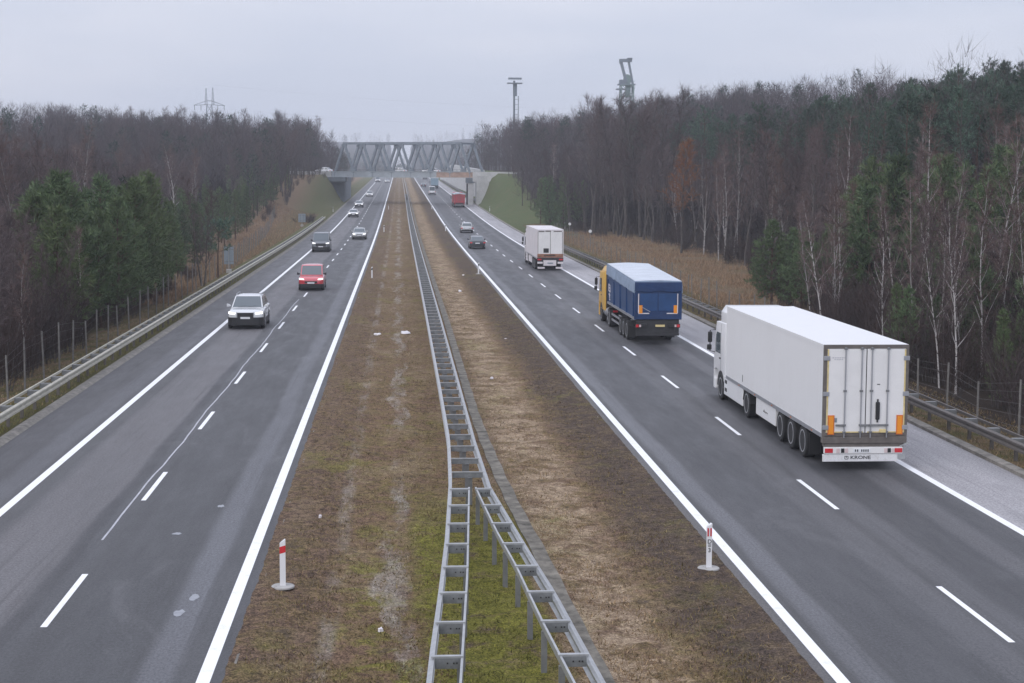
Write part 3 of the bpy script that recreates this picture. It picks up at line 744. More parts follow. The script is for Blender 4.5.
SUV = dict(L=5.0,W=1.97,H=1.74,hood=1.2,hood_z=1.06,belt=1.13,ws_top=2.1,roof_end=4.3,rear_base=4.85,tail=1.1,paint=M['suv_paint'],wheel=.38,wy=.92,wy2=1.05,
  bump_z=.66,sill_z=.55,grille=(.44,.58,.92),chrome=True,rails=True,pz=.58,wipers=(-.5,.05),roof_w=.74,side_split=((.0,.36),(.39,.70),(.73,.97)),mirror=M['suv_paint'])
make_car('off_road_car','silvery white off-road car with black lower bumper, nearest on the oncoming lanes','car',(-8.52,90.0,0),0,SUV)
VAN = dict(L=4.4,W=1.84,H=1.82,hood=.95,hood_z=1.02,belt=1.1,ws_top=1.75,roof_end=4.2,rear_base=4.33,tail=1.05,paint=M['red_paint'],wheel=.33,grille=(.5,.55,.70),bump_z=.5,pz=.52,roof_w=.84,
  wipers=(-.5,.05),mirror=M['black'],side_split=((.0,.33),(.36,.66),(.69,.97)),lower=M['black'])
make_car('people_carrier','red high-roofed people carrier on the oncoming lanes, right behind the off-road car','people carrier',(-6.55,120.4,0),0,VAN)
TRN = dict(L=5.1,W=1.95,H=2.1,hood=.8,hood_z=1.15,belt=1.2,ws_top=1.55,roof_end=4.95,rear_base=5.05,tail=1.2,paint=M['grey_paint'],wheel=.36,grille=(.6,.62,.95),bump_z=.6,pz=.55,roof_w=.86,
  chrome=True,mirror=M['black'],side_split=((.0,.28),(.31,.62),(.65,.97)))
make_car('van','dark grey van with lit headlights on the oncoming lanes, beside the outer white line','van',(-8.75,181.3,zroad(181)),0,TRN)
SED = dict(L=4.6,W=1.8,H=1.46,hood=1.25,hood_z=.90,belt=.95,ws_top=2.0,roof_end=3.3,rear_base=4.0,tail=.98,paint=M['silver'],wheel=.32,grille=(.4,.56,.68),bump_z=.42)
HAT = dict(SED, L=4.25,H=1.5,roof_end=3.75,rear_base=4.15,tail=.95)
def road_car(name,lab,x,y,P,away=False):
    return make_car(name,lab,'car',(x,y+(P['L'] if away else 0),zroad(y)),math.pi if away else 0,P,'cars on the motorway')
road_car('saloon_car','silver saloon car in the inner oncoming lane, right of the dark grey van',-5.31,214.9,SED)
road_car('saloon_car','white saloon car with black front, nearer of the two behind the dark grey van',-8.5,301,dict(SED,paint=M['white'],bump_z=.6,grille=(.6,.55,.72)))
road_car('saloon_car','white saloon car with black bonnet, farther of the two behind the dark grey van',-8.85,357,dict(SED,paint=M['white'],bump_z=.62,grille=(.6,.55,.74)))
road_car('hatchback_car','white hatchback in the oncoming lanes crossing the shadow under the truss bridge',-8.2,449,dict(HAT,paint=M['white'],H=1.55,bump_z=.35))
make_car('delivery_van','white van beyond the truss bridge in the outer oncoming lane','van',(-9.0,682,zroad(682)),0,dict(TRN,paint=M['white'],W=2.0,H=2.4),'cars on the motorway')
road_car('saloon_car','pale car beyond the truss bridge in the inner oncoming lane',-4.95,672,dict(SED,paint=M['silver']))
road_car('saloon_car','dark saloon car seen from behind on the right carriageway, left of the white covered lorry',9.1,189.3,dict(SED,paint=M['dark_paint'],roof_paint=M['grey_paint'],roof_w=.8),True)
road_car('hatchback_car','light grey hatchback seen from behind, just ahead of the dark saloon',9.85,237.2,dict(HAT,paint=M['silver'],rb_z=.5),True)
road_car('saloon_car','dark car beyond the truss bridge on the right carriageway beside the pale blue lorry',8.6,585,dict(SED,paint=M['dark_paint'],roof_paint=M['silver']),True)
make_car('delivery_van','white box van under the truss bridge on the right carriageway','van',(9.45,476.5,zroad(471)),math.pi,dict(TRN,paint=M['white'],W=2.0,H=2.5,rb_z=.7),'cars on the motorway')
make_car('delivery_van','dark van far beyond the truss bridge ahead of the pale blue lorry','van',(12.0,765,zroad(760)),math.pi,dict(TRN,paint=M['dark_paint'],W=2.1,H=2.5),'cars on the motorway')

# ------------------------------------------------------------------ lorries
def make_lorry(name, label, loc, P):
    """local frame: rear face at y = 0, driving towards +y"""
    t = empty(name, loc, 0, label, 'lorry')
    hw = P.get('hw',1.25); L = P['L']; zt = P['top']; zb = P['bottom']
    cb,cf = P['cab']; cabm = P['cab_paint']; kind = P['kind']
    # --- chassis
    def ch(m):
        for s in (-1,1):
            m.box(s*.45-.06,s*.45+.06,.15,L-1.0,zb-.32,zb-.005); m.box(s*.42-.05,s*.42+.05,L-3.2,cf-.7,.62,.88)
        for y in [.5+1.1*k for k in range(int((L-2)/1.1))]: m.box(-.9,.9,y-.04,y+.04,zb-.17,zb-.01)
        for y in P['axles']+P['tractor_axles']: m.box(-.85,.85,y-.07,y+.07,.43,.57)
        m.box(-1.0,1.0,.05,.2,.62,zb-.01)
    part('chassis',M['chassis'],t,ch)
    # --- wheels
    for y in P['axles']:
        for s in (-1,1): wheel(t,s*(hw-.19),y,.5,.36,s,spokes=False)
    for i,y in enumerate(P['tractor_axles']):
        for s in (-1,1): wheel(t,s*(hw-(.28 if i==0 else .17)),y,.5,.5 if i==0 else .3,s,spokes=False)
    for s in (-1,1):
        part('mudguard',M['black'],t,lambda m: [m.prism([(y+.62*math.cos(a),.5+.60*math.sin(a)) for a in (0.1,.8,1.57,2.3,3.04)]+[(y+.57*math.cos(a),.5+.55*math.sin(a)) for a in (3.04,2.3,1.57,.8,0.1)],-hw+.03,-hw+.42) if s<0 else m.prism([(y+.62*math.cos(a),.5+.60*math.sin(a)) for a in (0.1,.8,1.57,2.3,3.04)]+[(y+.57*math.cos(a),.5+.55*math.sin(a)) for a in (3.04,2.3,1.57,.8,0.1)],hw-.42,hw-.03) for y in [P['tractor_axles'][0]]])
    # --- cab
    prof = [(cb,.75),(cf-.95,.75),(cf-.85,1.05),(cf-.45,1.12),(cf-.1,1.05),(cf+.0,.45),(cf+.05,.5),(cf+.05,1.35),(cf-.10,2.25),(cf-.42,2.95),(cb,3.0)]
    hc = hw-.03
    part('cab',cabm,t,lambda m: m.prism(prof,-hc,hc),bevel=.07,seg=3,smooth=True)
    ct = P.get('cab_top',zt-.02)
    part('roof_spoiler',cabm,t,lambda m: m.loft([[(x,y,z) for x,z in ((-w,2.93),(w,2.93),(w,h-.25),(w*.86,h),(-w*.86,h),(-w,h-.25))] for y,w,h in ((cb+.0,hc-.03,ct),(cf-1.1,hc-.04,ct-.02),(cf-.8,hc-.1,ct-.14),(cf-.55,hc-.2,ct-.45))]),bevel=.11,seg=4,smooth=True)
    for s in (-1,1):
        x = s*(hc+.0)
        part('side_window',M['glass'],t,lambda m: m.prism([(cf-1.25,1.75),(cf-.28,1.75),(cf-.40,2.42),(cf-.58,2.55),(cf-1.25,2.55)],min(x-s*.02,x+s*.012),max(x-s*.02,x+s*.012)))
        part('door_seam',M['black'],t,lambda m: (m.box(min(x-s*.02,x+s*.004),max(x-s*.02,x+s*.004),cf-1.34,cf-1.325,.95,2.9),m.box(min(x-s*.02,x+s*.03),max(x-s*.02,x+s*.03),cf-1.28,cf-1.1,1.55,1.6)))
        part('wheel_arch',M['black'],t,lambda m: m.prism([(P['tractor_axles'][1]+.64*math.cos(a),.5+.62*math.sin(a)) for a in [.0+.314*k for k in range(11)]],min(x-s*.1,x+s*.008),max(x-s*.1,x+s*.008)))
        mir = part('mirror',M['black'],t,lambda m: (m.box(min(s*(hc+.10),s*(hc+.27)),max(s*(hc+.10),s*(hc+.27)),cf-.12,cf+.0,2.08,2.5), m.box(min(s*(hc+.12),s*(hc+.30)),max(s*(hc+.12),s*(hc+.30)),cf-.12,cf+.0,1.78,2.0)),bevel=.04)
        part('mirror_arm',M['black'],mir,lambda m: (m.tube([(s*(hc-.05),cf-.15,2.58),(s*(hc+.18),cf-.05,2.55),(s*(hc+.18),cf-.05,1.74),(s*(hc-.05),cf-.15,1.70)],.022,5)))
    part('windscreen',M['glass'],t,lambda m: m.loft([[(-hc+.1,cf-.0-.03,1.45),(hc-.1,cf-.03,1.45),(hc-.16,cf-.38,2.8),(-hc+.16,cf-.38,2.8)],[(-hc+.1,cf+.06,1.45),(hc-.1,cf+.06,1.45),(hc-.16,cf-.30,2.82),(-hc+.16,cf-.30,2.82)]]))
    part('bumper',P.get('bumper',cabm),t,lambda m: m.box(-hc,hc,cf-.3,cf+.09,.28,.72),bevel=.06)
    for s in (-1,1): part('headlight',M['headlight'],t,lambda m: m.box(min(s*.75,s*1.15),max(s*.75,s*1.15),cf+.06,cf+.11,.5,.66),bevel=.01)
    # --- tractor side skirts and tanks
    y0,y1 = P['tractor_axles'][0]+.66, P['tractor_axles'][1]-.68
    if P['skirt']:
        for s in (-1,1):
            sk = part('side_skirt',cabm,t,lambda m: m.box(min(s*(hw-.45),s*(hw-.02)),max(s*(hw-.45),s*(hw-.02)),y0,y1,.30,1.02),bevel=.03)
            part('step',M['black'],sk,lambda m: [m.box(min(s*(hw-.1),s*(hw-.012)),max(s*(hw-.1),s*(hw-.012)),y1-.55,y1-.2,z,z+.13) for z in (.45,.75)])
    else:
        for s in (-1,1):
            tk = part('fuel_tank',M['steel'],t,lambda m: m.cyl((s*(hw-.36),(y0+y1)/2,.68),.31,(y1-y0)*.9,'y',20))
            part('tank_strap',M['black'],tk,lambda m: [m.cyl((s*(hw-.36),y0+(y1-y0)*f,.68),.318,.06,'y',20) for f in (.25,.72)])
    part('tail_lamp',M['red_lens'],t,lambda m: [m.box(s*(hw-.3)-.14,s*(hw-.3)+.14,P['tractor_axles'][0]-.82,P['tractor_axles'][0]-.76,.88,.98) for s in (-1,1)])
    return t

def box_trailer(t, P, sides, door, frame, detail=True):
    hw,L,zt,zb = P.get('hw',1.25),P['L'],P['top'],P['bottom']
    part('trailer_box',sides,t,lambda m: m.box(-hw,hw,.06,L,zb,zt),bevel=.022)
    part('bottom_rail',M['steel'],t,lambda m: [m.box(min(s*(hw-.04),s*(hw+.012)),max(s*(hw-.04),s*(hw+.012)),.08,L-.05,zb-.07,zb+.05) for s in (-1,1)])
    part('roof_rail',sides,t,lambda m: [m.box(min(s*(hw-.05),s*(hw+.01)),max(s*(hw-.05),s*(hw+.01)),.08,L-.03,zt-.1,zt+.008) for s in (-1,1)])
    part('marker_lamp',M['amber'],t,lambda m: [m.box(min(s*hw,s*(hw+.02)),max(s*hw,s*(hw+.02)),y-.05,y+.05,zb-.04,zb+.0) for s in (-1,1) for y in np.arange(1.2,L-1,2.6)])
    zf = zb-.02
    part('door_frame',frame,t,lambda m: (m.box(-hw-.004,-hw+.085,-.02,.10,zf,zt+.004),m.box(hw-.085,hw+.004,-.02,.10,zf,zt+.004),m.box(-hw+.085,hw-.085,-.02,.1,zt-.10,zt+.004),m.box(-hw+.085,hw-.085,-.02,.1,zf,zf+.09)),bevel=.008)
    for s in (-1,1):
        a,b = sorted((s*.012,s*(hw-.09))); d = part('door',door,t,lambda m: m.box(a,b,-.03,.08,zf+.10,zt-.11),bevel=.008)
        if detail:
            part('door_seal',M['seal'],d,lambda m: (m.box(min(s*(hw-.09),s*(hw-.135)),max(s*(hw-.09),s*(hw-.135)),-.036,-.028,zf+.11,zt-.12),m.box(a+.05,b-.05,-.036,-.028,zf+.105,zf+.14)))
            for xx in (.15,.63):
                x = s*xx
                lk = part('locking_bar',M['steel'],d,lambda m: m.tube([(x,-.06,zf-.04),(x,-.06,zt-.06)],.018,8))
                part('bar_bracket',M['galv_dark'],d,lambda m: [m.box(x-.045,x+.045,-.085,-.03,z-.03,z+.03) for z in (zf+.12,zf+.33,(zf+zt)/2,zt-.1)],bevel=.006)
                part('door_handle',M['galv_dark'],d,lambda m: (m.box(min(x,x-s*.0+s*-.0+.0),x+.02,-.09,-.07,zf+.3,zf+.36),m.box(x-.02-(.24 if xx>.4 else .0)*1,x+(.24 if xx<.4 else .02),-.095,-.07,zf+.30,zf+.36)),bevel=.006)
            for z in (zt-.38,(zt+zb)/2-.1,zb+.24):
                part('hinge',M['steel'],d,lambda m: m.box(min(s*(hw+.02),s*(hw-.16)),max(s*(hw+.02),s*(hw-.16)),-.055,-.028,z-.065,z+.065),bevel=.008)
            rf = part('reflector_board',M['amber'],d,lambda m: m.box(min(s*(hw-.33),s*(hw-.14)),max(s*(hw-.33),s*(hw-.14)),-.05,-.03,zb+.03,zb+.60))
            part('reflector_field',M['orange'],rf,lambda m: m.box(min(s*(hw-.30),s*(hw-.17)),max(s*(hw-.30),s*(hw-.17)),-.056,-.05,zb+.06,zb+.57))
    part('door_gap',M['black'],t,lambda m: m.box(-.012,.012,-.028,.05,zf+.10,zt-.11))

# nearest: white refrigerated lorry
B = dict(L=14.05,top=3.68,bottom=1.03,cab=(14.35,16.55),cab_paint=M['white'],kind='box',axles=[2.35,3.85,5.3],tractor_axles=[10.5,15.15],skirt=True,cab_top=3.64)
big = make_lorry('refrigerated_lorry','large white refrigerated lorry with double rear doors, nearest lorry on the right carriageway',(13.53,45.9,0),B)
box_trailer(big,B,M['white_box'],M['door_white'],M['frame_grey'])
part('door_buffer',M['black'],big,lambda m: m.prism_z([(.29,-.03),(.29,-.09),(.41,-.09),(.41,-.03)],1.5,2.02),bevel=.02)
part('buffer_mount',M['black'],big,lambda m: (m.box(.33,.37,-.07,-.03,1.42,1.5),m.box(.33,.37,-.07,-.03,2.02,2.1)))
part('door_vent',M['black'],big,lambda m: m.box(.32,.41,-.035,-.028,2.52,2.545))
part('inspection_sticker',M['sign_back'],big,lambda m: m.box(-.92,-.84,-.036,-.029,1.42,1.55))
part('door_stencil',M['sealant'],big,lambda m: [m.box(-1.02+.07*k,-.97+.07*k,-.034,-.029,3.30,3.325) for k in range(6)]+[m.box(-.96+.07*k,-.91+.07*k,-.034,-.029,3.25,3.27) for k in range(4)])
part('brass_latch',M['seal'],big,lambda m: m.box(.42,.60,-.1,-.03,1.12,1.22),bevel=.01)
part('rear_beam',M['frame_grey'],big,lambda m: (m.box(-1.25,1.25,-.03,.2,.80,1.0),m.box(-1.18,1.18,.02,.3,.68,.8)),bevel=.012)
lb = part('light_bar',M['door_white'],big,lambda m: m.box(-1.2,1.12,-.08,.05,.50,.69),bevel=.01)
for x,mm in ((-1.07,'red_lens'),(-.80,'pink_lens'),(-.66,'black'),(-.55,'pink_lens'),(.62,'pink_lens'),(.72,'black'),(.84,'pink_lens'),(.99,'red_lens')):
    w = .12 if mm=='red_lens' else .05
    part('rear_lamp',M[mm],lb,lambda m: m.box(x-w,x+w,-.092,-.075,.53,.66),bevel=.008)
pl = part('number_plate',M['plate'],lb,lambda m: m.box(-.36,.16,-.09,-.078,.535,.655),bevel=.004)
part('plate_marks',M['black'],lb,lambda m: [m.box(-.30+.062*k,-.265+.062*k,-.0925,-.089,.56,.63) for k in (0,1,3,4,5,6)])
fl = part('spray_flap',M['white_box'],big,lambda m: m.box(-1.25,.98,-.06,-.03,.27,.49),bevel=.006)
text_mesh('lettering','KRONE',.135,M['black'],fl,(-.12,-.063,.385),(R(90),0,0),.003,1.35)
part('emblem',M['black'],fl,lambda m: (m.box(-.58,-.50,-.066,-.058,.335,.35),m.box(-.58,-.50,-.066,-.058,.42,.435),m.box(-.595,-.58,-.066,-.058,.34,.43),m.box(-.50,-.485,-.066,-.058,.34,.43),m.box(-.55,-.53,-.066,-.058,.38,.42)))
part('bumper_lug',M['galv'],big,lambda m: (m.box(.98,1.2,-.05,.02,.33,.47),m.beam((1.05,-.02,.70),(1.33,-.06,.84),.05,.04)))
for s in (-1,1):
    pb = part('pallet_box',M['white_box'],big,lambda m: m.box(min(s*.7,s*1.22),max(s*.7,s*1.22),6.05,8.95,.36,.98),bevel=.02)
    if s<0: part('script_mark',M['frame_grey'],pb,lambda m: m.tube([(-1.226,7.75,.60),(-1.226,7.66,.68),(-1.226,7.6,.6),(-1.226,7.5,.64),(-1.226,7.42,.6),(-1.226,7.3,.64),(-1.226,7.15,.615)],.014,4))
    part('mud_flap',M['black'],big,lambda m: m.box(s*1.05-.18,s*1.05+.18,1.55,1.58,.2,.85))
    part('support_leg',M['galv'],big,lambda m: m.beam((s*.75,9.2,.35),(s*.75,9.2,1.0),.12,.12))
    part('side_lamp',M['black'],big,lambda m: m.box(min(s*1.24,s*1.258),max(s*1.24,s*1.258),11.05,11.1,1.2,1.45))
part('roof_edge_strip',M['frame_grey'],big,lambda m: m.box(-1.24,1.24,-.022,.0,3.64,3.688))

# blue tipper lorry with a yellow cab
B2 = dict(L=11.0,hw=1.2,top=3.2,bottom=1.34,cab=(12.1,14.9),cab_paint=M['yellow_paint'],kind='tipper',axles=[2.9,4.1,5.3],tractor_axles=[10.2,13.7],skirt=False,cab_top=3.3)
blu = make_lorry('tipper_lorry','lorry with yellow cab and blue tarpaulin-covered tipper trailer on the right carriageway',(13.08,81.2,0),B2)
def tip_body(m):
    m.loft([[(-w,y,z0),(w,y,z0),(1.2,y,zt),(-1.2,y,zt)] for y,w,z0,zt in ((.05,1.14,1.30,3.0),(11.0,1.14,1.36,3.2))])
part('tipper_body',M['blue_steel'],blu,tip_body,bevel=.03)
part('side_rib',M['blue_steel'],blu,lambda m: [m.box(s*1.18-.045,s*1.18+.045,y-.04,y+.04,1.42,2.7) for s in (-1,1) for y in np.arange(.5,10.9,2.5)])
part('bottom_rail',M['steel'],blu,lambda m: [m.box(s*1.14-.05,s*1.14+.06,0.1,10.95,1.27,1.4) for s in (-1,1)])
def tarp_h(y): return 3.26+.30*y/11.1
def tarp(m):
    q = random.Random(2); secs = []
    for i in range(16):
        y = -.06+11.1*i/15; s_ = .012*math.sin(i*2.1)+q.uniform(-.01,.01); h = tarp_h(y)+s_
        dz = h-.62+.02*math.sin(i*3.3); secs.append([(-1.24,y,dz),(-1.235,y,h-.25),(-1.20,y,h-.03),(-.6,y,h),(0,y,h+.02),(.6,y,h),(1.20,y,h-.03),(1.235,y,h-.25),(1.24,y,dz),(1.19,y,dz),(1.1,y,h-.2),(0,y,h-.1),(-1.1,y,h-.2),(-1.19,y,dz)])
    m.loft(secs)
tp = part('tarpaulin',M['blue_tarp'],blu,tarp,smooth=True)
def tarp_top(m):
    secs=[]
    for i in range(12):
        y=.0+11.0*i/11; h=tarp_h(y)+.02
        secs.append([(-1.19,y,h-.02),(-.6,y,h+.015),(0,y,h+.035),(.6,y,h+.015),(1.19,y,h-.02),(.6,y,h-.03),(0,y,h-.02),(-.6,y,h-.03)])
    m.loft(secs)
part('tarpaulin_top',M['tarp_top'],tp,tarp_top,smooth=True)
part('tarpaulin_hem',M['blue_dark'],tp,lambda m: m.loft([[(x,-.09+.02*math.sin(x*9),z) for x,z in ((-1.2,3.2),(1.2,3.2),(1.2,2.76),(.7,2.7),(.1,2.78),(-.5,2.71),(-1.2,2.77))],[(x,-.05,z) for x,z in ((-1.2,3.2),(1.2,3.2),(1.2,2.72),(.7,2.66),(.1,2.74),(-.5,2.67),(-1.2,2.73))]]))
tg = part('tailgate',M['blue_dark'],blu,lambda m: m.box(-1.13,1.13,-.03,.06,1.31,2.95),bevel=.015)
for s in (-1,1):
    part('tailgate_panel',M['blue_steel'],tg,lambda m: m.box(min(s*.03,s*.93),max(s*.03,s*.93),-.045,-.03,1.74,2.62),bevel=.01)
    part('tailgate_strip',M['white_dirty'],tg,lambda m: m.box(s*1.0-.022,s*1.0+.022,-.05,-.03,1.64,2.62))
    part('tailgate_rail',M['white_dirty'],tg,lambda m: (m.box(min(s*.45,s*1.0),max(s*.45,s*1.0),-.05,-.03,1.59,1.64)))
    rb_ = part('reflector_board',M['orange'],tg,lambda m: m.box(min(s*.80,s*.975),max(s*.80,s*.975),-.055,-.046,1.62,2.03))
    part('corner_post',M['blue_dark'],blu,lambda m: m.box(min(s*1.1,s*1.215),max(s*1.1,s*1.215),-.06,.08,1.3,2.75),bevel=.01)
    lp = part('lamp_box',M['black'],blu,lambda m: m.box(min(s*.55,s*1.15),max(s*.55,s*1.15),-.03,.1,.88,1.08),bevel=.01)
    part('rear_lamp',M['red_lens'],lp,lambda m: (m.box(min(s*.98,s*1.12),max(s*.98,s*1.12),-.04,-.03,.91,1.05)))
    part('rear_lamp',M['pink_lens'],lp,lambda m: (m.box(min(s*.86,s*.95),max(s*.86,s*.95),-.045,-.03,.92,1.04)))
    part('mud_flap',M['black'],blu,lambda m: m.box(s*1.0-.2,s*1.0+.2,1.9,1.93,.2,.8))
    part('side_guard',M['steel'],blu,lambda m: [m.box(s*1.12-.02,s*1.12+.02,6.0,9.3,z,z+.11) for z in (.45,.75)])
part('tailgate_ram',M['steel'],tg,lambda m: m.beam((-.85,-.06,1.95),(-.4,-.06,1.7),.03,.03))
part('underrun_bar',M['chassis'],blu,lambda m: (m.box(-1.1,1.1,-.02,.1,.48,.6),m.box(-.95,-.85,.0,.1,.5,.95),m.box(.85,.95,.0,.1,.5,.95),m.box(-1.1,1.1,.06,.12,.6,1.3)))
part('number_plate',M['seal'],blu,lambda m: m.box(-.12,.36,-.04,-.03,.93,1.04))
def blue_logo(m):
    x0,x1=-1.172,-1.13
    m.prism([(10.3,2.52),(9.8,2.52),(10.05,2.8)],x0,x1)
    for y0,z0,y1,z1 in ((10.4,2.42,9.7,2.36),(10.4,2.42,10.35,2.06),(10.35,2.06,9.7,2.0),(9.7,2.0,9.7,2.36),(10.2,2.24,9.9,2.2),(10.3,1.85,9.85,1.8),(10.1,1.92,10.05,1.65)):
        m.beam((-1.15,y0,z0),(-1.15,y1,z1),.08,.05)
    for k in range(2): m.box(x0,x1,9.9+.2*k,10.02+.2*k,1.52,1.6)
part('painted_emblem',M['white_dirty'],blu,blue_logo)
part('cab_gap_panel',M['black'],blu,lambda m: m.box(-1.1,1.1,11.98,12.1,.9,2.9))  # black panel across the gap between cab and trailer
# white box lorry with a black square
B3 = dict(L=12.4,hw=1.2,top=3.72,bottom=1.12,cab=(12.8,15.0),cab_paint=M['white_dirty'],kind='box',axles=[2.6,3.9,5.2],tractor_axles=[10.5,14.0],skirt=True,cab_top=3.6)
w2 = make_lorry('box_lorry','dirty white box lorry with a black square low on its rear doors',(13.63,146.2,0),B3)
box_trailer(w2,B3,M['white_dirty'],M['door_white'],M['white_dirty'],False)
part('top_hinge_bar',M['frame_grey'],w2,lambda m: (m.box(-1.08,-.55,-.045,-.02,3.5,3.6),m.box(-.45,.05,-.045,-.02,3.52,3.62),m.box(.3,1.05,-.045,-.02,3.52,3.6)))
part('door_edge',M['frame_grey'],w2,lambda m: [m.box(x-.02,x+.02,-.04,-.02,1.2,3.5) for x in (-1.12,.0,1.1)])
part('black_panel',M['black'],w2,lambda m: m.box(-.62,-.14,-.05,-.02,1.62,2.02),bevel=.01)
part('lower_band',M['rust'],w2,lambda m: m.box(-1.18,1.18,-.05,-.031,1.2,1.52))
part('band_marks',M['black'],w2,lambda m: [m.box(-.55+.13*k,-.45+.13*k,-.056,-.05,1.32,1.44) for k in range(8)])
part('rear_beam',M['chassis'],w2,lambda m: m.box(-1.2,1.2,-.03,.2,.82,1.18))
for s in (-1,1):
    part('rear_lamp',M['red_lens'],w2,lambda m: m.box(min(s*.8,s*1.15),max(s*.8,s*1.15),-.05,-.03,.95,1.08))
    part('spray_flap',M['white_dirty'],w2,lambda m: m.box(min(s*.5,s*1.15),max(s*.5,s*1.15),-.04,-.01,.18,.34))
    part('lamp_shroud',M['white_dirty'],w2,lambda m: m.box(min(s*.68,s*1.16),max(s*.68,s*1.16),-.05,.05,.62,.8),bevel=.02)
    part('side_box',M['white_dirty'],w2,lambda m: [m.box(min(s*.8,s*1.18),max(s*.8,s*1.18),y,y+1.0,.4,1.0) for y in (6.2,7.6,8.8)],bevel=.02)
part('tail_lift',M['white_dirty'],w2,lambda m: m.box(-.62,.55,-.08,-.02,.45,.95),bevel=.012)
part('tail_lift_mark',M['sign_back'],w2,lambda m: m.box(-.25,.25,-.088,-.08,.62,.74))
# far red lorry, far pale blue lorry
B4 = dict(L=11.8,hw=1.25,top=3.15,bottom=1.05,cab=(12.2,14.3),cab_paint=M['red_paint'],kind='tipper',axles=[2.6,3.9,5.2],tractor_axles=[10.0,13.4],skirt=False,cab_top=3.3)
rl = make_lorry('tipper_lorry','red tipper lorry with pale roof tarpaulin, just short of the truss bridge',(13.25,359.5,zroad(360)),B4)
part('tipper_body',M['red_steel'],rl,lambda m: m.loft([[(-w,y,1.0),(w,y,1.0),(1.25,y,3.05),(-1.25,y,3.05)] for y,w in ((.0,1.18),(11.8,1.18))]),bevel=.03)
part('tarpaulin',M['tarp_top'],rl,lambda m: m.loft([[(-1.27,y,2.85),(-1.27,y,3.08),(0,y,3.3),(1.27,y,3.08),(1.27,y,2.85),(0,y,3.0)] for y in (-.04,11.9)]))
part('tailgate_frame',M['red_paint'],rl,lambda m: [m.box(x-.05,x+.05,-.05,0,1.05,2.85) for x in (-1.1,-.6,.6,1.1)]+[m.box(-1.05,1.05,-.06,-.005,1.3,1.38)])
part('underrun_bar',M['galv'],rl,lambda m: m.box(-1.1,1.1,-.03,.1,.5,.62))
part('rear_lamp',M['red_lens'],rl,lambda m: [m.box(s*1.0-.12,s*1.0+.12,-.04,.0,.75,.9) for s in (-1,1)])
B5 = dict(L=12.0,hw=1.25,top=3.8,bottom=1.1,cab=(12.4,14.5),cab_paint=M['white'],kind='box',axles=[2.6,3.9,5.2],tractor_axles=[10.2,13.6],skirt=True,cab_top=3.8)
bl5 = make_lorry('box_lorry','pale blue box lorry with white roof edge, seen beyond the truss bridge',(12.2,562,zroad(562)),B5)
box_trailer(bl5,B5,M['paleblue'],M['paleblue'],M['paleblue'],False)
part('roof_edge',M['white'],bl5,lambda m: m.box(-1.26,1.26,-.05,.4,3.6,3.83))
part('rear_beam',M['chassis'],bl5,lambda m: m.box(-1.2,1.2,-.05,.2,.6,1.1))

# ------------------------------------------------------------------ truss bridge
TH = R(-25); BX,BY = .5,389.0
def bpt(l, w): return (BX+l*math.cos(TH)-w*math.sin(TH), BY+l*math.sin(TH)+w*math.cos(TH))
t = empty('truss_bridge',(BX,BY,0),TH,'grey steel truss bridge carrying a road across both carriageways','bridge')
N = 7; LB = 35.4; x0 = -LB/2; dx = LB/N; ZB,ZG,ZT = 8.15,9.4,16.5; WB = 8.0
for w in (0, WB):
    tr = part('truss',M['bridge'],t,lambda m: [m.beam((x0+dx*k,w,ZG-.2),(x0+dx*(k+.5),w,ZT-.3),00.58,.50) for k in range(N)]+[m.beam((x0+dx*(k+1),w,ZG-.2),(x0+dx*(k+.5),w,ZT-.3),0.52,.45) for k in range(N)])
    part('top_chord',M['bridge'],tr,lambda m: m.box(x0+dx*.5-.3,-x0-dx*.5+.3,w-.26,w+.26,ZT-.55,ZT),bevel=.03)
    part('gusset',M['bridge'],tr,lambda m: [m.box(x0+dx*(k+.5)-.6,x0+dx*(k+.5)+.6,w-.29,w+.29,ZT-1.0,ZT-.5) for k in range(N)]+[m.box(x0+dx*k-.7,x0+dx*k+.7,w-.28,w+.28,ZG-.1,ZG+.5) for k in range(1,N)])
    part('edge_girder',M['bridge_pale'],tr,lambda m: (m.box(x0-.8,(9.2 if w==0 else -x0+.8),w-.22,w+.22,ZB,ZG),m.box(x0-.8,-x0+.8,w-.32,w+.32,ZG,ZG+.12),m.box(x0-.8,-x0+.8,w-.34,w+.34,ZB-.06,ZB)))
    part('stiffener',M['bridge'],tr,lambda m: [m.box(x0+dx*k-.07,x0+dx*k+.07,w-.30,w-.221,ZB+.02,ZG-.01) for k in range(N+1)])
part('rusty_girder_end',M['bridge_rust'],t,lambda m: m.box(9.2,-x0+.8,-.22,.22,ZB,ZG))
part('wind_bracing',M['bridge'],t,lambda m: [m.beam((x0+dx*(k+.5),.27,ZT-.3),(x0+dx*(k+.5),WB-.27,ZT-.3),.25,.3) for k in range(N)]+[m.beam((x0+dx*(k+.5),.2,ZT-.25),(x0+dx*(k+1.5),WB-.2,ZT-.25),.15,.15) for k in range(N-1)])
part('deck',M['concrete'],t,lambda m: m.box(x0-.8,-x0+.8,.23,WB-.23,ZB+.1,8.95))
part('railing',M['galv_dark'],t,lambda m: [m.box(x0,-x0,w-.03,w+.03,z,z+.07) for w in (.6,WB-.6) for z in (9.5,9.95)]+[m.box(x-.03,x+.03,w-.03,w+.03,8.9,10.0) for w in (.6,WB-.6) for x in np.arange(x0,-x0,1.6)])
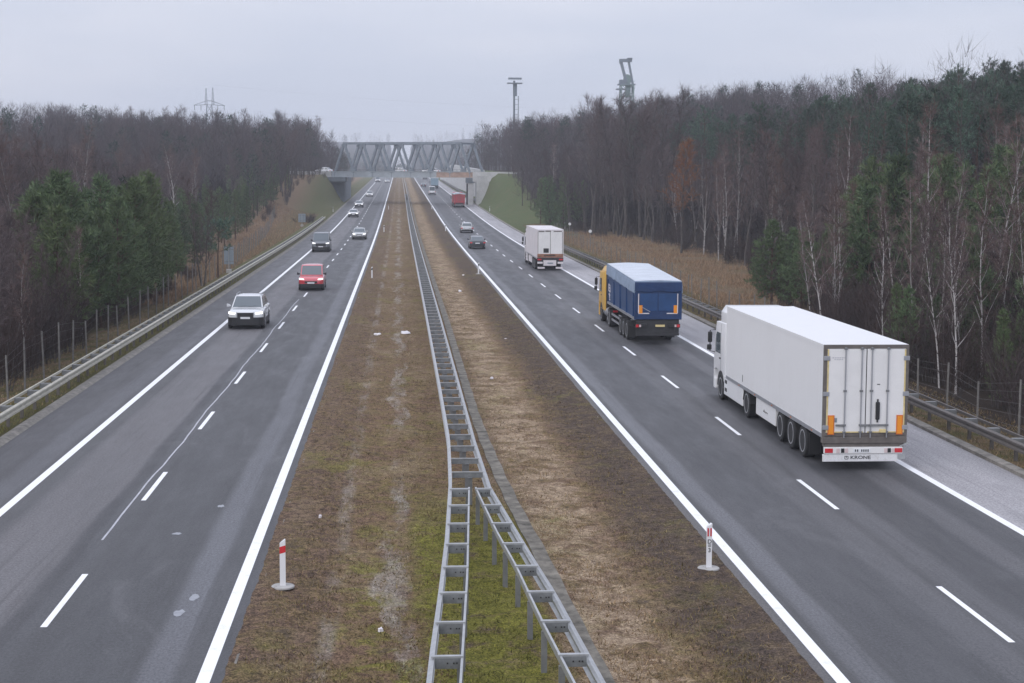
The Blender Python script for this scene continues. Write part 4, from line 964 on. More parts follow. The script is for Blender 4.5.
for s,lab in ((-1,'approach road with grey parapets on the bank left of the truss bridge'),(1,'approach road with grey parapets on the bank right of the truss bridge')):
    e = empty('approach_road',(BX,BY,0),TH,lab,'approach road')
    a,b = sorted((s*(LB/2+.85),s*(LB/2+(34 if s<0 else 12))))
    part('slab',M['concrete'],e,lambda m: m.box(a,b,-.2,WB+.2,7.4,8.95))
    part('parapet',M['wall_concrete'],e,lambda m: m.box(a,b,-.45,-.2,7.2,9.5),bevel=.03)
    part('parapet',M['wall_concrete'],e,lambda m: m.box(a,b,WB+.2,WB+.45,7.2,9.5),bevel=.03)
M['pier'] = mat('shaded_concrete',(.13,.15,.17),.85,var=.25,scale=.4)  # concrete darkened: the left abutment's shadow side is put into the colour
o = empty('bridge_abutment',(0,0,0),0,'concrete abutment with its shade painted dark blue-grey under the left end of the truss bridge','abutment')
part('wall',M['pier'],o,lambda m: m.prism_z([(-13.3,394),(-13.0,440),(-17.5,441),(-17.5,396)],-.5,8.1))
part('bearing_shelf',M['pier'],o,lambda m: m.prism_z([(-12.9,391.5),(-12.9,401),(-17,402),(-17,393.3)],7.0,8.12),bevel=.05)
o = empty('bridge_abutment',(0,0,0),0,'pale concrete abutment with sloping wing wall under the right end of the truss bridge','abutment')
part('wall',M['wall_concrete'],o,lambda m: m.prism_z([(18.3,384.6),(18.3,392),(25,390),(25,381.5),(20.2,383.7)],-.5,8.1))
part('wing_wall',M['wall_concrete'],o,lambda m: m.loft([[(17.95,y,-.2),(19.9,y,-.2),(20.1,y,3.6),(21.4,y,8.6),(17.95,y,8.6)] for y in (379.2,380.0)]))
o = empty('bridge_column',(16.6,381.6,0),0,'stout concrete column with dark cap carrying the right end of the truss bridge','column')
part('shaft',M['wall_concrete'],o,lambda m: m.box(-.55,.75,-.6,.6,-.2,6.9),bevel=.08)
part('cap',M['pier'],o,lambda m: m.box(-1.1,1.0,-.8,.8,6.9,8.1),bevel=.05)
part('dark_upright',M['black'],o,lambda m: m.cyl((-.75,-.3,3.4),.2,6.8,'z',10))  # black upright cylinder along the left side of the shaft
o = empty('retaining_wall',(0,0,0),0,'long pale concrete retaining wall beside the right carriageway beyond the truss bridge','wall')
def rw(m):
    ys_ = [392.5]+[y for y in YROAD if 396 < y < 790]
    m.loft([[(19.2,y,zroad(y)-.5),(19.6+.0,y,zroad(y)+h),(20.6,y,zroad(y)+h),(20.6,y,zroad(y)-.5)] for y in ys_ for h in (7.0*(1-sm(600,800,y))+1.0,)])
part('wall_face',M['wall_concrete'],o,rw)
CARB = dict(SED,paint=M['white'],L=4.3)
for l,w,lab in ((-5.6,5.4,'left one of two white cars crossing the truss bridge'),(3.3,5.4,'right one of two white cars crossing the truss bridge'),(-25.5,5.0,'white car on the approach road left of the truss bridge')):
    x,y = bpt(l,w); make_car('saloon_car',lab,'car',(x,y,8.96),TH-R(90),CARB,'cars on the bridge road')

# ------------------------------------------------------------------ towers, pylon, wires
def lattice(m, x, y, w0, w1, z0, z1, n, t):
    c = lambda f: [(x+sx*(w0+(w1-w0)*f)/2, y+sy*(w0+(w1-w0)*f)/2, z0+(z1-z0)*f) for sx,sy in ((-1,-1),(1,-1),(1,1),(-1,1))]
    for k in range(4): m.beam(c(0)[k],c(1)[k],t*1.4,t*1.4)
    for i in range(n):
        a,b = c(i/n),c((i+1)/n)
        for k in range(4):
            m.beam(a[k],b[(k+1)%4],t*.7,t*.7); m.beam(a[(k+1)%4],b[k],t*.7,t*.7); m.beam(b[k],b[(k+1)%4],t*.7,t*.7)
o = empty('power_pylon',(-80.3,700,gz(-80,700)-1.5),R(12),'lattice power pylon with two horns and a wide crossarm rising above the left wood','pylon')
zb_ = gz(-80,700)
part('lattice_mast',M['tower'],o,lambda m: lattice(m,0,0,6.5,2.0,-.5,39.5-zb_,9,.12))
part('horn',M['tower'],o,lambda m: (lattice(m,-1.3,0,1.0,.2,39.5-zb_,46.5-zb_,4,.06)))
part('horn',M['tower'],o,lambda m: (lattice(m,1.5,0,1.0,.2,39.5-zb_,46.8-zb_,4,.06)))
part('crossarm',M['tower'],o,lambda m: [m.beam((s*.9,y,39.6-zb_),(s*6.4,0,39.2-zb_),.18,.18) for s in (-1,1) for y in (-.9,.9)]+[m.beam((s*.9,y,41.2-zb_),(s*6.4,0,39.3-zb_),.16,.16) for s in (-1,1) for y in (-.9,.9)]+[m.beam((-.9,y,41.2-zb_),(.9,y,41.2-zb_),.14,.14) for y in (-.9,.9)])
part('insulator',M['pier'],o,lambda m: [m.cyl((x,0,38.2-zb_),.13,2.0,'z',6) for x in (-6.2,-3.5,3.5,6.2)])
o = empty('overhead_wires',(0,0,0),0,'thin overhead power wires strung high across the sky beyond the bridge','power line')
for i,(za,zb2) in enumerate(((37,36),(46.5,45))):
    part('wire',M['wire'],o,lambda m: m.tube([(-80+ (300*k/24), 700+(120*k/24), za+(zb2-za)*k/24 - 5.5*(1-((k-12)/12)**2)) for k in range(25)],.018,3,False),fix=False)
o = empty('floodlight_mast',(35.3,500,gz(35,500)),0,'tall floodlight mast with a two-tier lamp platform above the trees right of the bridge','mast')
zb_ = gz(35,500)
part('pole',M['tower'],o,lambda m: (m.tube([(-.15,0,-.5),(-.15,0,37.6-zb_)],[.36,.30],10),m.tube([(1.15,0,-.5),(1.15,0,33-zb_)],[.13,.12],6)))
part('ladder_cage',M['tower'],o,lambda m: [m.box(-.2,1.25,-.05,.05,z,z+.1) for z in np.arange(2,33-zb_,1.5)])
part('platform',M['tower'],o,lambda m: (m.box(-2.3,2.3,-1.2,1.2,36.7-zb_,37.0-zb_),m.box(-1.95,2.05,-1.1,1.1,38.2-zb_,38.5-zb_)))
part('lamp_array',M['tower'],o,lambda m: [m.box(x-.16,x+.16,-1.3,-1.0,z-zb_,z+.4-zb_) for x in np.arange(-1.8,2.0,.6) for z in (37.8,)]+[m.box(-.5,.7,-.4,.4,33-zb_,36.7-zb_) for _ in (0,)])
o = empty('shaft_headframe',(83.0,600,gz(83,600)),0,'dark mine headframe with two leaning legs and a top beam above the right-hand wood','headframe')
z_ = gz(83,600); 
part('leg',M['tower'],o,lambda m: m.beam((1.0,0,43.5-z_),(-2.2,0,52-z_),.85,1.4))
part('leg',M['tower'],o,lambda m: (m.beam((4.8,0,41.0-z_),(1.9,0,52-z_),1.0,1.4)))
part('top_beam',M['tower'],o,lambda m: (m.box(-2.8,3.6,-1.2,1.2,51.2-z_,52.3-z_),m.box(1.2,3.8,-1.6,1.6,52.3-z_,52.7-z_),m.box(-2.8,-1.8,-1,1,50.6-z_,51.2-z_)))
part('sheave_wheel',M['tower_green'],o,lambda m: (m.cyl((1.4,0,44.6-z_),1.9,.35,'y',20),m.cyl((1.4,0,44.6-z_),2.1,.15,'y',20)))
part('platform',M['tower'],o,lambda m: (m.box(-3.4,5.4,-2.5,2.5,42.6-z_,43.1-z_),m.box(-4.2,2.5,-2.5,2.5,40.9-z_,41.3-z_),m.box(-2.6,.4,-1.8,1.8,43.1-z_,44.6-z_),m.box(-3.4,5.4,-2.5,-2.4,44.0-z_,44.1-z_)))
part('shaft_tower',M['tower_green'],o,lambda m: [lattice(m,1.2,0,7.5,6.2,-.5,42.6-z_,7,.35)]+[m.box(.6,3.0,-1.4,1.4,38-z_,42.6-z_)])
hf = [q_ for q_ in bpy.data.objects if q_.name.startswith('shaft_headframe')][0]; hf.scale = (.72,.72,.985)
o = empty('conveyor_tower',(40.6,450,gz(40,450)),0,'small flat-roofed industrial tower half hidden by bare trees right of the floodlight mast','tower')
z_ = gz(40,450)
part('wall',M['wall_concrete'],o,lambda m: m.box(-1.5,1.7,-2,2,-.5,20.3-z_))
part('roof',M['tower'],o,lambda m: m.box(-2.0,2.0,-2.4,2.4,20.9-z_,21.7-z_))
part('window_band',M['glass'],o,lambda m: m.box(-1.4,1.6,-1.9,1.9,20.3-z_,20.9-z_))

# ------------------------------------------------------------------ trees
class TB:
    """trunk and crown collected as vertex / face lists"""
    def __init__(s, seed): s.r = random.Random(seed); s.wood = MB(); s.V = []; s.F = []
    def blade(s, p, d, l, w):
        r = s.r
        a = Vector((r.gauss(0,1),r.gauss(0,1),r.gauss(0,1))); sd = d.cross(a)
        if sd.length < 1e-4: sd = Vector((1,0,0))
        sd = sd.normalized()*w/2; b = len(s.V)
        s.V += [tuple(p-sd),tuple(p+sd),tuple(p+d*l)]; s.F.append((b,b+1,b+2))
    def finish(s, name, m_wood, m_crown, H):
        o = empty(name,(0,0,0))
        tr = s.wood.build('trunk',m_wood,o,smooth=True,fix=False)
        me = np_mesh('crown',s.V,s.F,[m_crown]); link('crown',me,o)
        o['H'] = H
        return o
def rvec(r, s=1.0): return Vector((r.gauss(0,s),r.gauss(0,s),r.gauss(0,s)))
def bent(r, p, d, L, n, wob, up):
    pts = [p.copy()]
    for i in range(n):
        d = (d + rvec(r,wob) + Vector((0,0,up))).normalized(); p = p + d*L/n; pts.append(p.copy())
    return pts
def grow_bare(seed, H, r0, first, nl, ang, llen, name, mw, mc, ntw=7, tw=.75, ww=.02, lean=.0, forks=1, sub=6):
    b = TB(seed); r = b.r
    for fk in range(forks):
        h = H*(1 if fk==0 else r.uniform(.75,.95)); az = r.uniform(0,6.28)
        d0 = Vector((math.cos(az)*(.12*(forks>1)+lean),math.sin(az)*(.12*(forks>1)+lean),1)).normalized()
        tp = bent(r,Vector((0,0,-.3)) if fk==0 else Vector((.1*math.cos(az),.1*math.sin(az),-.3)),d0,h+.3,8,.045,.03)
        rad = [r0*(1-.93*(i/8)**.85)*(1 if fk==0 else .75) for i in range(9)]; b.wood.tube(tp,rad,6)
        def at(f):
            q = f*8; i = min(7,int(q)); return tp[i].lerp(tp[i+1],q-i), rad[i]+(rad[i+1]-rad[i])*(q-i), (tp[i+1]-tp[i]).normalized()
        for i in range(nl):
            f = first+(.97-first)*((i+r.random())/nl)**.92; p,rr_,d = at(f); a = i*2.4+r.uniform(-.5,.5)
            g = ang*(1-.35*(f-first)/(1-first))*r.uniform(.75,1.25)
            dd = (Vector((math.cos(a)*math.sin(g),math.sin(a)*math.sin(g),math.cos(g)))).normalized()
            L = llen*h*(1-.72*((f-first)/(1-first))**1.2)*r.uniform(.6,1.15)
            lp = bent(r,p,dd,L,4,.10,.09); lr = min(rr_*.55,.085)
            b.wood.tube(lp,[lr,lr*.75,lr*.5,lr*.3,.008],4,False)
            for k in range(sub):
                q = (.18+.82*(k+r.random())/sub)*4; j = min(3,int(q)); sp = lp[j].lerp(lp[j+1],q-j)
                sd = ((lp[j+1]-lp[j]).normalized()+rvec(r,.55)).normalized()
                SL = L*.36*r.uniform(.6,1.2); s_ = bent(r,sp,sd,SL,3,.14,.07)
                for z in range(3):
                    b.blade(s_[z],(s_[z+1]-s_[z]).normalized(),(s_[z+1]-s_[z]).length*1.3,ww*1.5)
                for e in range(ntw):
                    q2 = r.random()*3; j2 = min(2,int(q2)); tp_ = s_[j2].lerp(s_[j2+1],q2-j2)
                    td = ((s_[j2+1]-s_[j2]).normalized()+rvec(r,.5)+Vector((0,0,.12))).normalized()
                    b.blade(tp_,td,tw*r.uniform(.4,1.2),ww*r.uniform(.6,1.1))
        for e in range(nl*2):
            p,rr_,d = at(r.uniform(first*.7,1)); b.blade(p,(d+rvec(r,.6)).normalized(),tw*r.uniform(.5,1.3),ww)
    return b.finish(name,mw,mc,H)
def grow_pine(seed, H, cs, spread, name, mc, r0, young=True, nt=11, tl=.34, tw=.055):
    b = TB(seed); r = b.r
    tp = bent(r,Vector((0,0,-.3)),Vector((r.gauss(0,.03),r.gauss(0,.03),1)).normalized(),H*.97+.3,8,.02 if young else .035,.03)
    rad = [r0*(1-.92*(i/8)) for i in range(9)]; b.wood.tube(tp,rad,7)
    z = cs*H; lev = 0
    while z < H*.965:
        f = z/H; t_ = (f-cs)/(1-cs); q = min(7.999,f*8); i = int(q); p = tp[i].lerp(tp[i+1],q-i)
        prof = (1-t_)**.75*(.55+.45*min(1,t_*5+.25)) if young else (math.sin(math.pi*min(1,(t_*.82+.2)))**.7)
        nb = r.randint(4,6) if young else r.randint(3,5); a0 = r.uniform(0,6.28)
        for k in range(nb):
            a = a0+2*math.pi*k/nb+r.uniform(-.35,.35); L = spread*prof*r.uniform(.6,1.2)+.18
            g = R(74-38*t_ if young else 70-30*t_)*r.uniform(.85,1.1)
            d = Vector((math.cos(a)*math.sin(g),math.sin(a)*math.sin(g),math.cos(g)))
            bp = bent(r,p,d,L,3,.07,.06); b.wood.tube(bp,[max(.012,.03*L/2),.02,.012,.006],3,False)
            ntu = max(4,int(L*(6.0 if young else 5.2)))
            for e in range(ntu):
                q2 = (.22+.78*(e+r.random())/ntu)*3 if young else (.4+.6*(e+r.random())/ntu)*3; j = min(2,int(q2)); c = bp[j].lerp(bp[j+1],min(1,q2-j))
                bd = (bp[j+1]-bp[j]).normalized(); off = rvec(r,.55); off -= bd*off.dot(bd)
                c = c + off*(.22+.10*L)*(1.05-q2/3*.6); td = (bd+off*.9+Vector((0,0,.35))).normalized()
                for h_ in range(nt):
                    b.blade(c+rvec(r,.05),(td+rvec(r,.62)).normalized(),tl*r.uniform(.6,1.15),tw*r.uniform(.7,1.2))
        z += (H*.052+.12)*r.uniform(.8,1.2) if young else r.uniform(.45,.85); lev += 1
    for e in range(26): b.blade(tp[-1]+rvec(r,.05)-Vector((0,0,r.random()*.5)),(Vector((0,0,1))+rvec(r,.5)).normalized(),tl,tw)
    return b.finish(name,M['bark_pine'],mc,H)
def grow_shrub(seed, H, n, name, spread=.9, ww=.018):
    b = TB(seed); r = b.r
    for i in range(n):
        a = r.uniform(0,6.28); rr_ = r.random()**.5*spread
        p = Vector((math.cos(a)*rr_*.5,math.sin(a)*rr_*.5,-.1)); h = H*r.uniform(.55,1.05)
        st = bent(r,p,Vector((math.cos(a)*rr_*.3,math.sin(a)*rr_*.3,1)).normalized(),h,5,.09,.05)
        b.wood.tube(st,[.022,.019,.015,.011,.008,.004],3,False)
        for e in range(34):
            q = (.12+.88*r.random())*5; j=min(4,int(q)); c = st[j].lerp(st[j+1],q-j)
            d = ((st[j+1]-st[j]).normalized()+rvec(r,.45)).normalized(); l = r.uniform(.35,1.0)*(1.1-.08*q)
            b.blade(c,d,l,ww)
            for z in range(2): b.blade(c+d*l*r.uniform(.3,.8),(d+rvec(r,.5)).normalized(),l*.55,ww*.7)
    return b.finish(name,M['bark'],M['twig_shrub_shaded'],H)

KIND = {}
def proto(kind, lst): KIND[kind] = [[o,False] for o in lst]
proto('birch_young',[grow_bare(11+i,8.0,.047,.22,16,R(34),.20,'birch_tree',M['bark_birch'],M['twig_birch'],12,.55,.015,.05,1) for i in range(4)])
proto('birch_tall',[grow_bare(31+i,13.0,.10,.36,20,R(34),.21,'birch_tree',M['bark_birch'],M['twig_birch'],12,.75,.020,.02,1 if i<2 else 2) for i in range(3)])
proto('bare_tree',[grow_bare(51+i,14.0,.17,.26+.04*i,26,R(41),.25,'bare_tree',M['bark'],M['twig'],12,.8,.021,.02,1 if i<3 else 2) for i in range(5)])
proto('bare_small',[grow_bare(71+i,7.5,.07,.16,18,R(36),.26,'bare_tree',M['bark'],M['twig'],11,.6,.016,.04,1 if i<2 else 2) for i in range(3)])
proto('pine_young',[grow_pine(91+i,8.0,.10+.03*i,1.55+.12*i,'pine_tree',M['needles'],.11) for i in range(4)])
proto('pine_bushy',[grow_pine(201+i,8.0,.16,2.55+.2*i,'pine_tree',M['needles'],.12,True,12,.36,.06) for i in range(3)])
proto('pine_tall',[grow_pine(111+i,17.0,.50+.05*i,2.05,'pine_tree',M['needles_tall'],.19,False,12,.36,.06) for i in range(4)])
proto('shrub',[grow_shrub(131+i,2.8+.4*i,13,'bare_shrub') for i in range(3)])
KIND['larch'] = [[grow_bare(151,13.2,.15,.34,40,R(62),.21,'larch_tree',M['bark'],M['twig_orange'],14,.6,.03,.0,1,8),False]]
TR = random.Random(77)
F_,YAW,PIT,ROL = 1618.68,.0696,.1017,.005
def project(x,y,z):
    z -= H_CAM; c,s = math.cos(YAW),math.sin(YAW); x1=c*x-s*y; y1=s*x+c*y
    c,s = math.cos(PIT),math.sin(PIT); d=c*y1-s*z; u=s*y1+c*z
    return 512+F_*x1/d, 341.5-F_*u/d
PLACED = []
def plant(kind, x, y, H, label, cat, group, rz=None, variant=None):
    k = KIND[kind]; i = TR.randrange(len(k)) if variant is None else variant
    src, used = k[i]
    o = src if not used else copy_tree(src)
    k[i][1] = True
    s = H/src['H']; o.location = (x,y,gz(x,y)); o.rotation_euler = (0,0,TR.uniform(0,6.28) if rz is None else rz)
    o.scale = (s*TR.uniform(.9,1.12),s*TR.uniform(.9,1.12),s)
    tag(o,label,cat,group); PLACED.append((x,y))
    return o
def interp_e(tab, y):
    if y <= tab[0][0]: return tab[0][1]
    for (a,xa),(b,xb) in zip(tab,tab[1:]):
        if a<=y<=b: return xa+(xb-xa)*(y-a)/(b-a)
    return tab[-1][1]
EL = [(40,-16.0),(115,-15.9),(135,-17.2),(193,-20.2),(230,-22),(265,-23),(300,-22.6),(340,-20.8),(372,-18.6),(395,-18.5),(420,-19.5),(460,-20)]
ER = [(40,21.6),(92,21.9),(108,24.0),(125,28.5),(150,33),(200,34),(222,32),(240,28),(256,22.6),(320,23.6),(392,24.4),(460,27),(620,31)]
OCC = {}
def on_bridge_road(x,y):
    dx_,dy_ = x-BX,y-BY; l = dx_*math.cos(TH)+dy_*math.sin(TH); w_ = -dx_*math.sin(TH)+dy_*math.cos(TH)
    return -3 < w_ < 11 and abs(l) < 55
def free(x,y,dmin):
    cx,cy = int(x//4),int(y//4)
    for i in range(cx-1,cx+2):
        for j in range(cy-1,cy+2):
            for a,b in OCC.get((i,j),()):
                if (a-x)**2+(b-y)**2 < dmin*dmin: return False
    return True
def occupy(x,y): OCC.setdefault((int(x//4),int(y//4)),[]).append((x,y))
COUNT = {'pine':0,'birch':0,'tree':0,'shrub':0}
REST = []
def scatter(kind, cat, n, side, d0, d1, ya, yb, h0, h1, dmin, label, group, bias=1.0, pxr=None):
    got = tries = 0
    while got < n and tries < n*60:
        tries += 1
        y = ya+(yb-ya)*TR.random()**bias; e = interp_e(EL if side<0 else ER, y)
        d = d0+(d1-d0)*TR.random(); x = e+side*d
        if on_bridge_road(x,y): continue
        px,_ = project(x,y,gz(x,y)+4)
        if not -25 < px < 1049: continue
        if pxr and not (pxr[0] < px < pxr[1]): continue
        if side>0 and not kind.startswith('pine') and y<108 and 728<px<822: continue
        if side<0 and kind not in ('pine_young','pine_bushy','shrub') and y<122 and d<13 and 60<px<198: continue
        if not free(x,y,dmin): continue
        occupy(x,y); got += 1; h = TR.uniform(h0,h1)
        if COUNT[cat] < 295:
            COUNT[cat] += 1; plant(kind,x,y,h,label,{'pine':'pine','birch':'birch','tree':'tree','shrub':'bush'}[cat],group)
        else: REST.append((x,y,h,kind))
    return got
# single trees one can tell apart
lr_ = plant('larch',32.6,186,12.6,'orange-tinted larch standing out among the grey trees of the right-hand wood','larch',None); lr_.scale = (1.1,1.1,.98); occupy(32.6,186)
plant('bare_small',-15.3,127,8.6,'dark leafless tree standing alone at the edge of the left wood above the guardrail','tree',None,variant=2); occupy(-15.3,127)
o = grow_pine(171,4.6,.52,1.9,'pine_tree',M['needles_tall'],.10,False,12,.34,.06)
o.location=(-15.2,137,gz(-15.2,137)); tag(o,'small dark flat-crowned pine at the wood edge left of the road sign','pine')
KIND['bush'] = [[grow_shrub(181,1.6,26,'bare_shrub',2.6,.03),False]]
plant('bush',-15.9,276,1.6,'low dark rounded bush on the bank beside the distant road sign','bush',None)
for x,y,h in ((25.5,109.5,6.2),(27.6,112.5,5.6)):
    occupy(x,y); plant('pine_bushy',x,y,h,'right bushy pine of the pair above the white lorry\'s cab' if x>27 else 'left bushy pine of the pair above the white lorry\'s cab','pine','pines at the edge of the right-hand wood')
for x,y,h,lab in ((30.6,100,10.6,'broad bushy green pine in the middle of the near right-hand wood'),(34.5,103,10.4,'bushy green pine just right of the broad one in the near right-hand wood')):
    occupy(x,y); plant('pine_bushy',x,y,h,lab,'pine',None)
# white birches in front on the right
for x,y,h in ((24.6,69,8.6),(25.4,78,9.0),(22.6,66,7.2),(26.6,72,9.2),(23.5,58.5,7.0),(25.2,62,8.4),(28.2,80,9.6),(21.9,72,6.6),(24.0,88,8.0),(29.5,88,9.5),(23.0,53,6.2),(31.8,96,13.5),(35.5,95,12.5),(38.0,97,12.2),(24.6,95,7.5)):
    occupy(x,y); COUNT['birch']+=1; plant('birch_young',x,y,h,'slender white-barked birch in front of the near right-hand wood, beside the white lorry','birch','birches in front of the near right-hand wood')
for x,y,h in ((33.4,168,10.5),(34.4,170,11),(35.8,172,9.5),(31.9,128,7.5),(33.0,130,8.5),(34.6,129,8),(36.8,131,8.6),(33.9,179,10),(35.2,203,9)):
    occupy(x,y); COUNT['birch']+=1; plant('birch_young',x,y,h,'pale-stemmed birch behind the dry grass of the right-hand clearing','birch','birches behind the right-hand clearing')
for x,y,h in ((-16.6,63,5.8),(-17.4,67,6.4),(-18.6,70,7.2),(-16.4,72,5.4),(-19.3,80,7.5),(-17.0,88,6)):
    occupy(x,y); COUNT['birch']+=1; plant('birch_young',x,y,h,'thin pale birch at the near edge of the left wood behind the fence','birch','birches at the near edge of the left wood')
# left wood
scatter('pine_bushy','pine',26,-1,1.0,13,74,122,6.8,9.6,2.7,'dense green pine in the near clump of the left wood','pines in the near clump of the left wood',pxr=(36,196))
scatter('pine_young','pine',46,-1,.3,12,130,230,5.2,7.6,1.9,'low dark pine along the far half of the left wood edge','pines along the far half of the left wood edge')
scatter('pine_young','pine',34,-1,.5,12,225,345,5,7.5,2.0,'small distant pine at the left wood edge near the bank','distant pines at the left wood edge')
scatter('bare_small','tree',40,-1,.2,12,56,100,4.8,7.4,1.2,'brown leafless young tree in the near thicket of the left wood','young bare trees in the near left thicket',pxr=(-25,80))
scatter('shrub','shrub',52,-1,-.1,7,54,92,2.2,4.2,.75,'brown leafless bush at the foot of the left wood','bushes at the foot of the left wood',pxr=(-25,75))
scatter('shrub','shrub',22,-1,-.1,2,80,150,1.0,1.9,.75,'low brown bush under the pines at the left wood edge','low bushes under the left pines')
scatter('bare_tree','tree',70,-1,8,55,100,250,9.2,12.2,2.3,'tall leafless grey-brown tree in the depth of the left wood','tall bare trees in the left wood',bias=.8)
scatter('birch_tall','birch',46,-1,6,44,95,260,9.5,12.8,2.1,'tall pale-stemmed birch in the depth of the left wood','tall birches in the left wood')
scatter('bare_tree','tree',62,-1,.5,45,240,455,11,15.5,2.6,'distant leafless tree on the rising ground of the left wood','distant bare trees in the left wood')
scatter('bare_tree','tree',26,-1,-.5,9,300,386,9,13,1.7,'leafless tree on the bank close to the left approach road','bare trees on the bank left of the bridge')
scatter('shrub','shrub',26,-1,-1.5,6,270,388,1.5,3.2,1.0,'bare bush on the bank close to the left approach road','bushes on the bank left of the bridge')
# right wood
scatter('bare_tree','tree',12,1,.5,10,195,255,19,20.5,2.2,'especially tall leafless tree below the mine headframe','tall bare trees below the headframe',pxr=(580,668))
scatter('pine_bushy','pine',9,1,5,14,70,104,5.0,7.0,3.0,'low spreading green pine among the near right-hand birches','low pines among the near right-hand birches',pxr=(905,1049))
scatter('pine_bushy','pine',11,1,6,18,88,116,8.8,10.6,3.2,'green pine in the near right-hand wood behind the birches','pines in the near right-hand wood',pxr=(830,1049))
scatter('pine_bushy','pine',5,1,1.0,6,104,116,4.5,6.0,2.4,'bushy pine at the near end of the right-hand clearing','pines at the near end of the clearing')
scatter('pine_young','pine',10,1,.5,8,52,78,2.2,4.4,1.6,'low young pine among the bushes behind the right-hand guardrail','low pines behind the right-hand guardrail')
scatter('shrub','shrub',125,1,.0,10,47,112,1.6,3.6,.7,'purple-brown leafless bush at the foot of the right-hand wood','bushes at the foot of the right-hand wood')
scatter('birch_young','birch',24,1,.8,9,50,108,6,9,1.4,'thin birch inside the near right-hand wood','thin birches inside the near right-hand wood')
scatter('bare_small','tree',50,1,1,14,50,118,4.5,7.5,1.2,'slight leafless tree in the near right-hand wood','slight bare trees in the near right-hand wood')
scatter('shrub','shrub',60,1,-.4,6,118,245,1.6,3.6,.9,'leafless bush along the back of the right-hand clearing','bushes at the back of the right-hand clearing')
scatter('bare_tree','tree',40,1,.4,7,118,260,10,13.5,1.6,'leafless dark tree in the front row behind the right-hand clearing','front-row bare trees behind the right-hand clearing')
scatter('bare_tree','tree',75,1,6,40,112,262,15,19,2.2,'tall leafless tree in the depth of the right-hand wood','tall bare trees in the right-hand wood')
scatter('pine_tall','pine',86,1,10,44,122,195,13.8,17.2,2.5,'tall dark-crowned pine in the depth of the right-hand wood','tall pines in the right-hand wood',pxr=(700,1049))
scatter('pine_tall','pine',14,1,4,26,150,260,15,18.5,3,'scattered tall pine among bare trees of the right-hand wood','scattered tall pines in the right-hand wood',pxr=(610,760))
scatter('birch_tall','birch',46,1,2,18,112,260,10,13.5,2.0,'pale-trunked tall birch in the right-hand wood','tall birches in the right-hand wood')
scatter('bare_tree','tree',26,1,.2,7,300,388,9,12.5,1.6,'leafless tree along the top of the right-hand grassy bank','bare trees along the right-hand bank')
scatter('pine_young','pine',9,1,.2,8,246,275,6.5,9,2,'dark pine by the grassy bank short of the bridge on the right','pines by the right-hand grassy bank')
scatter('bare_tree','tree',46,1,.3,30,255,372,10,13.5,2.0,'distant leafless tree above the right-hand grassy bank','distant bare trees above the right-hand bank')
scatter('birch_tall','birch',34,1,.3,36,255,460,10,13.5,2.4,'distant pale birch above the right-hand grassy bank','distant birches above the right-hand bank')

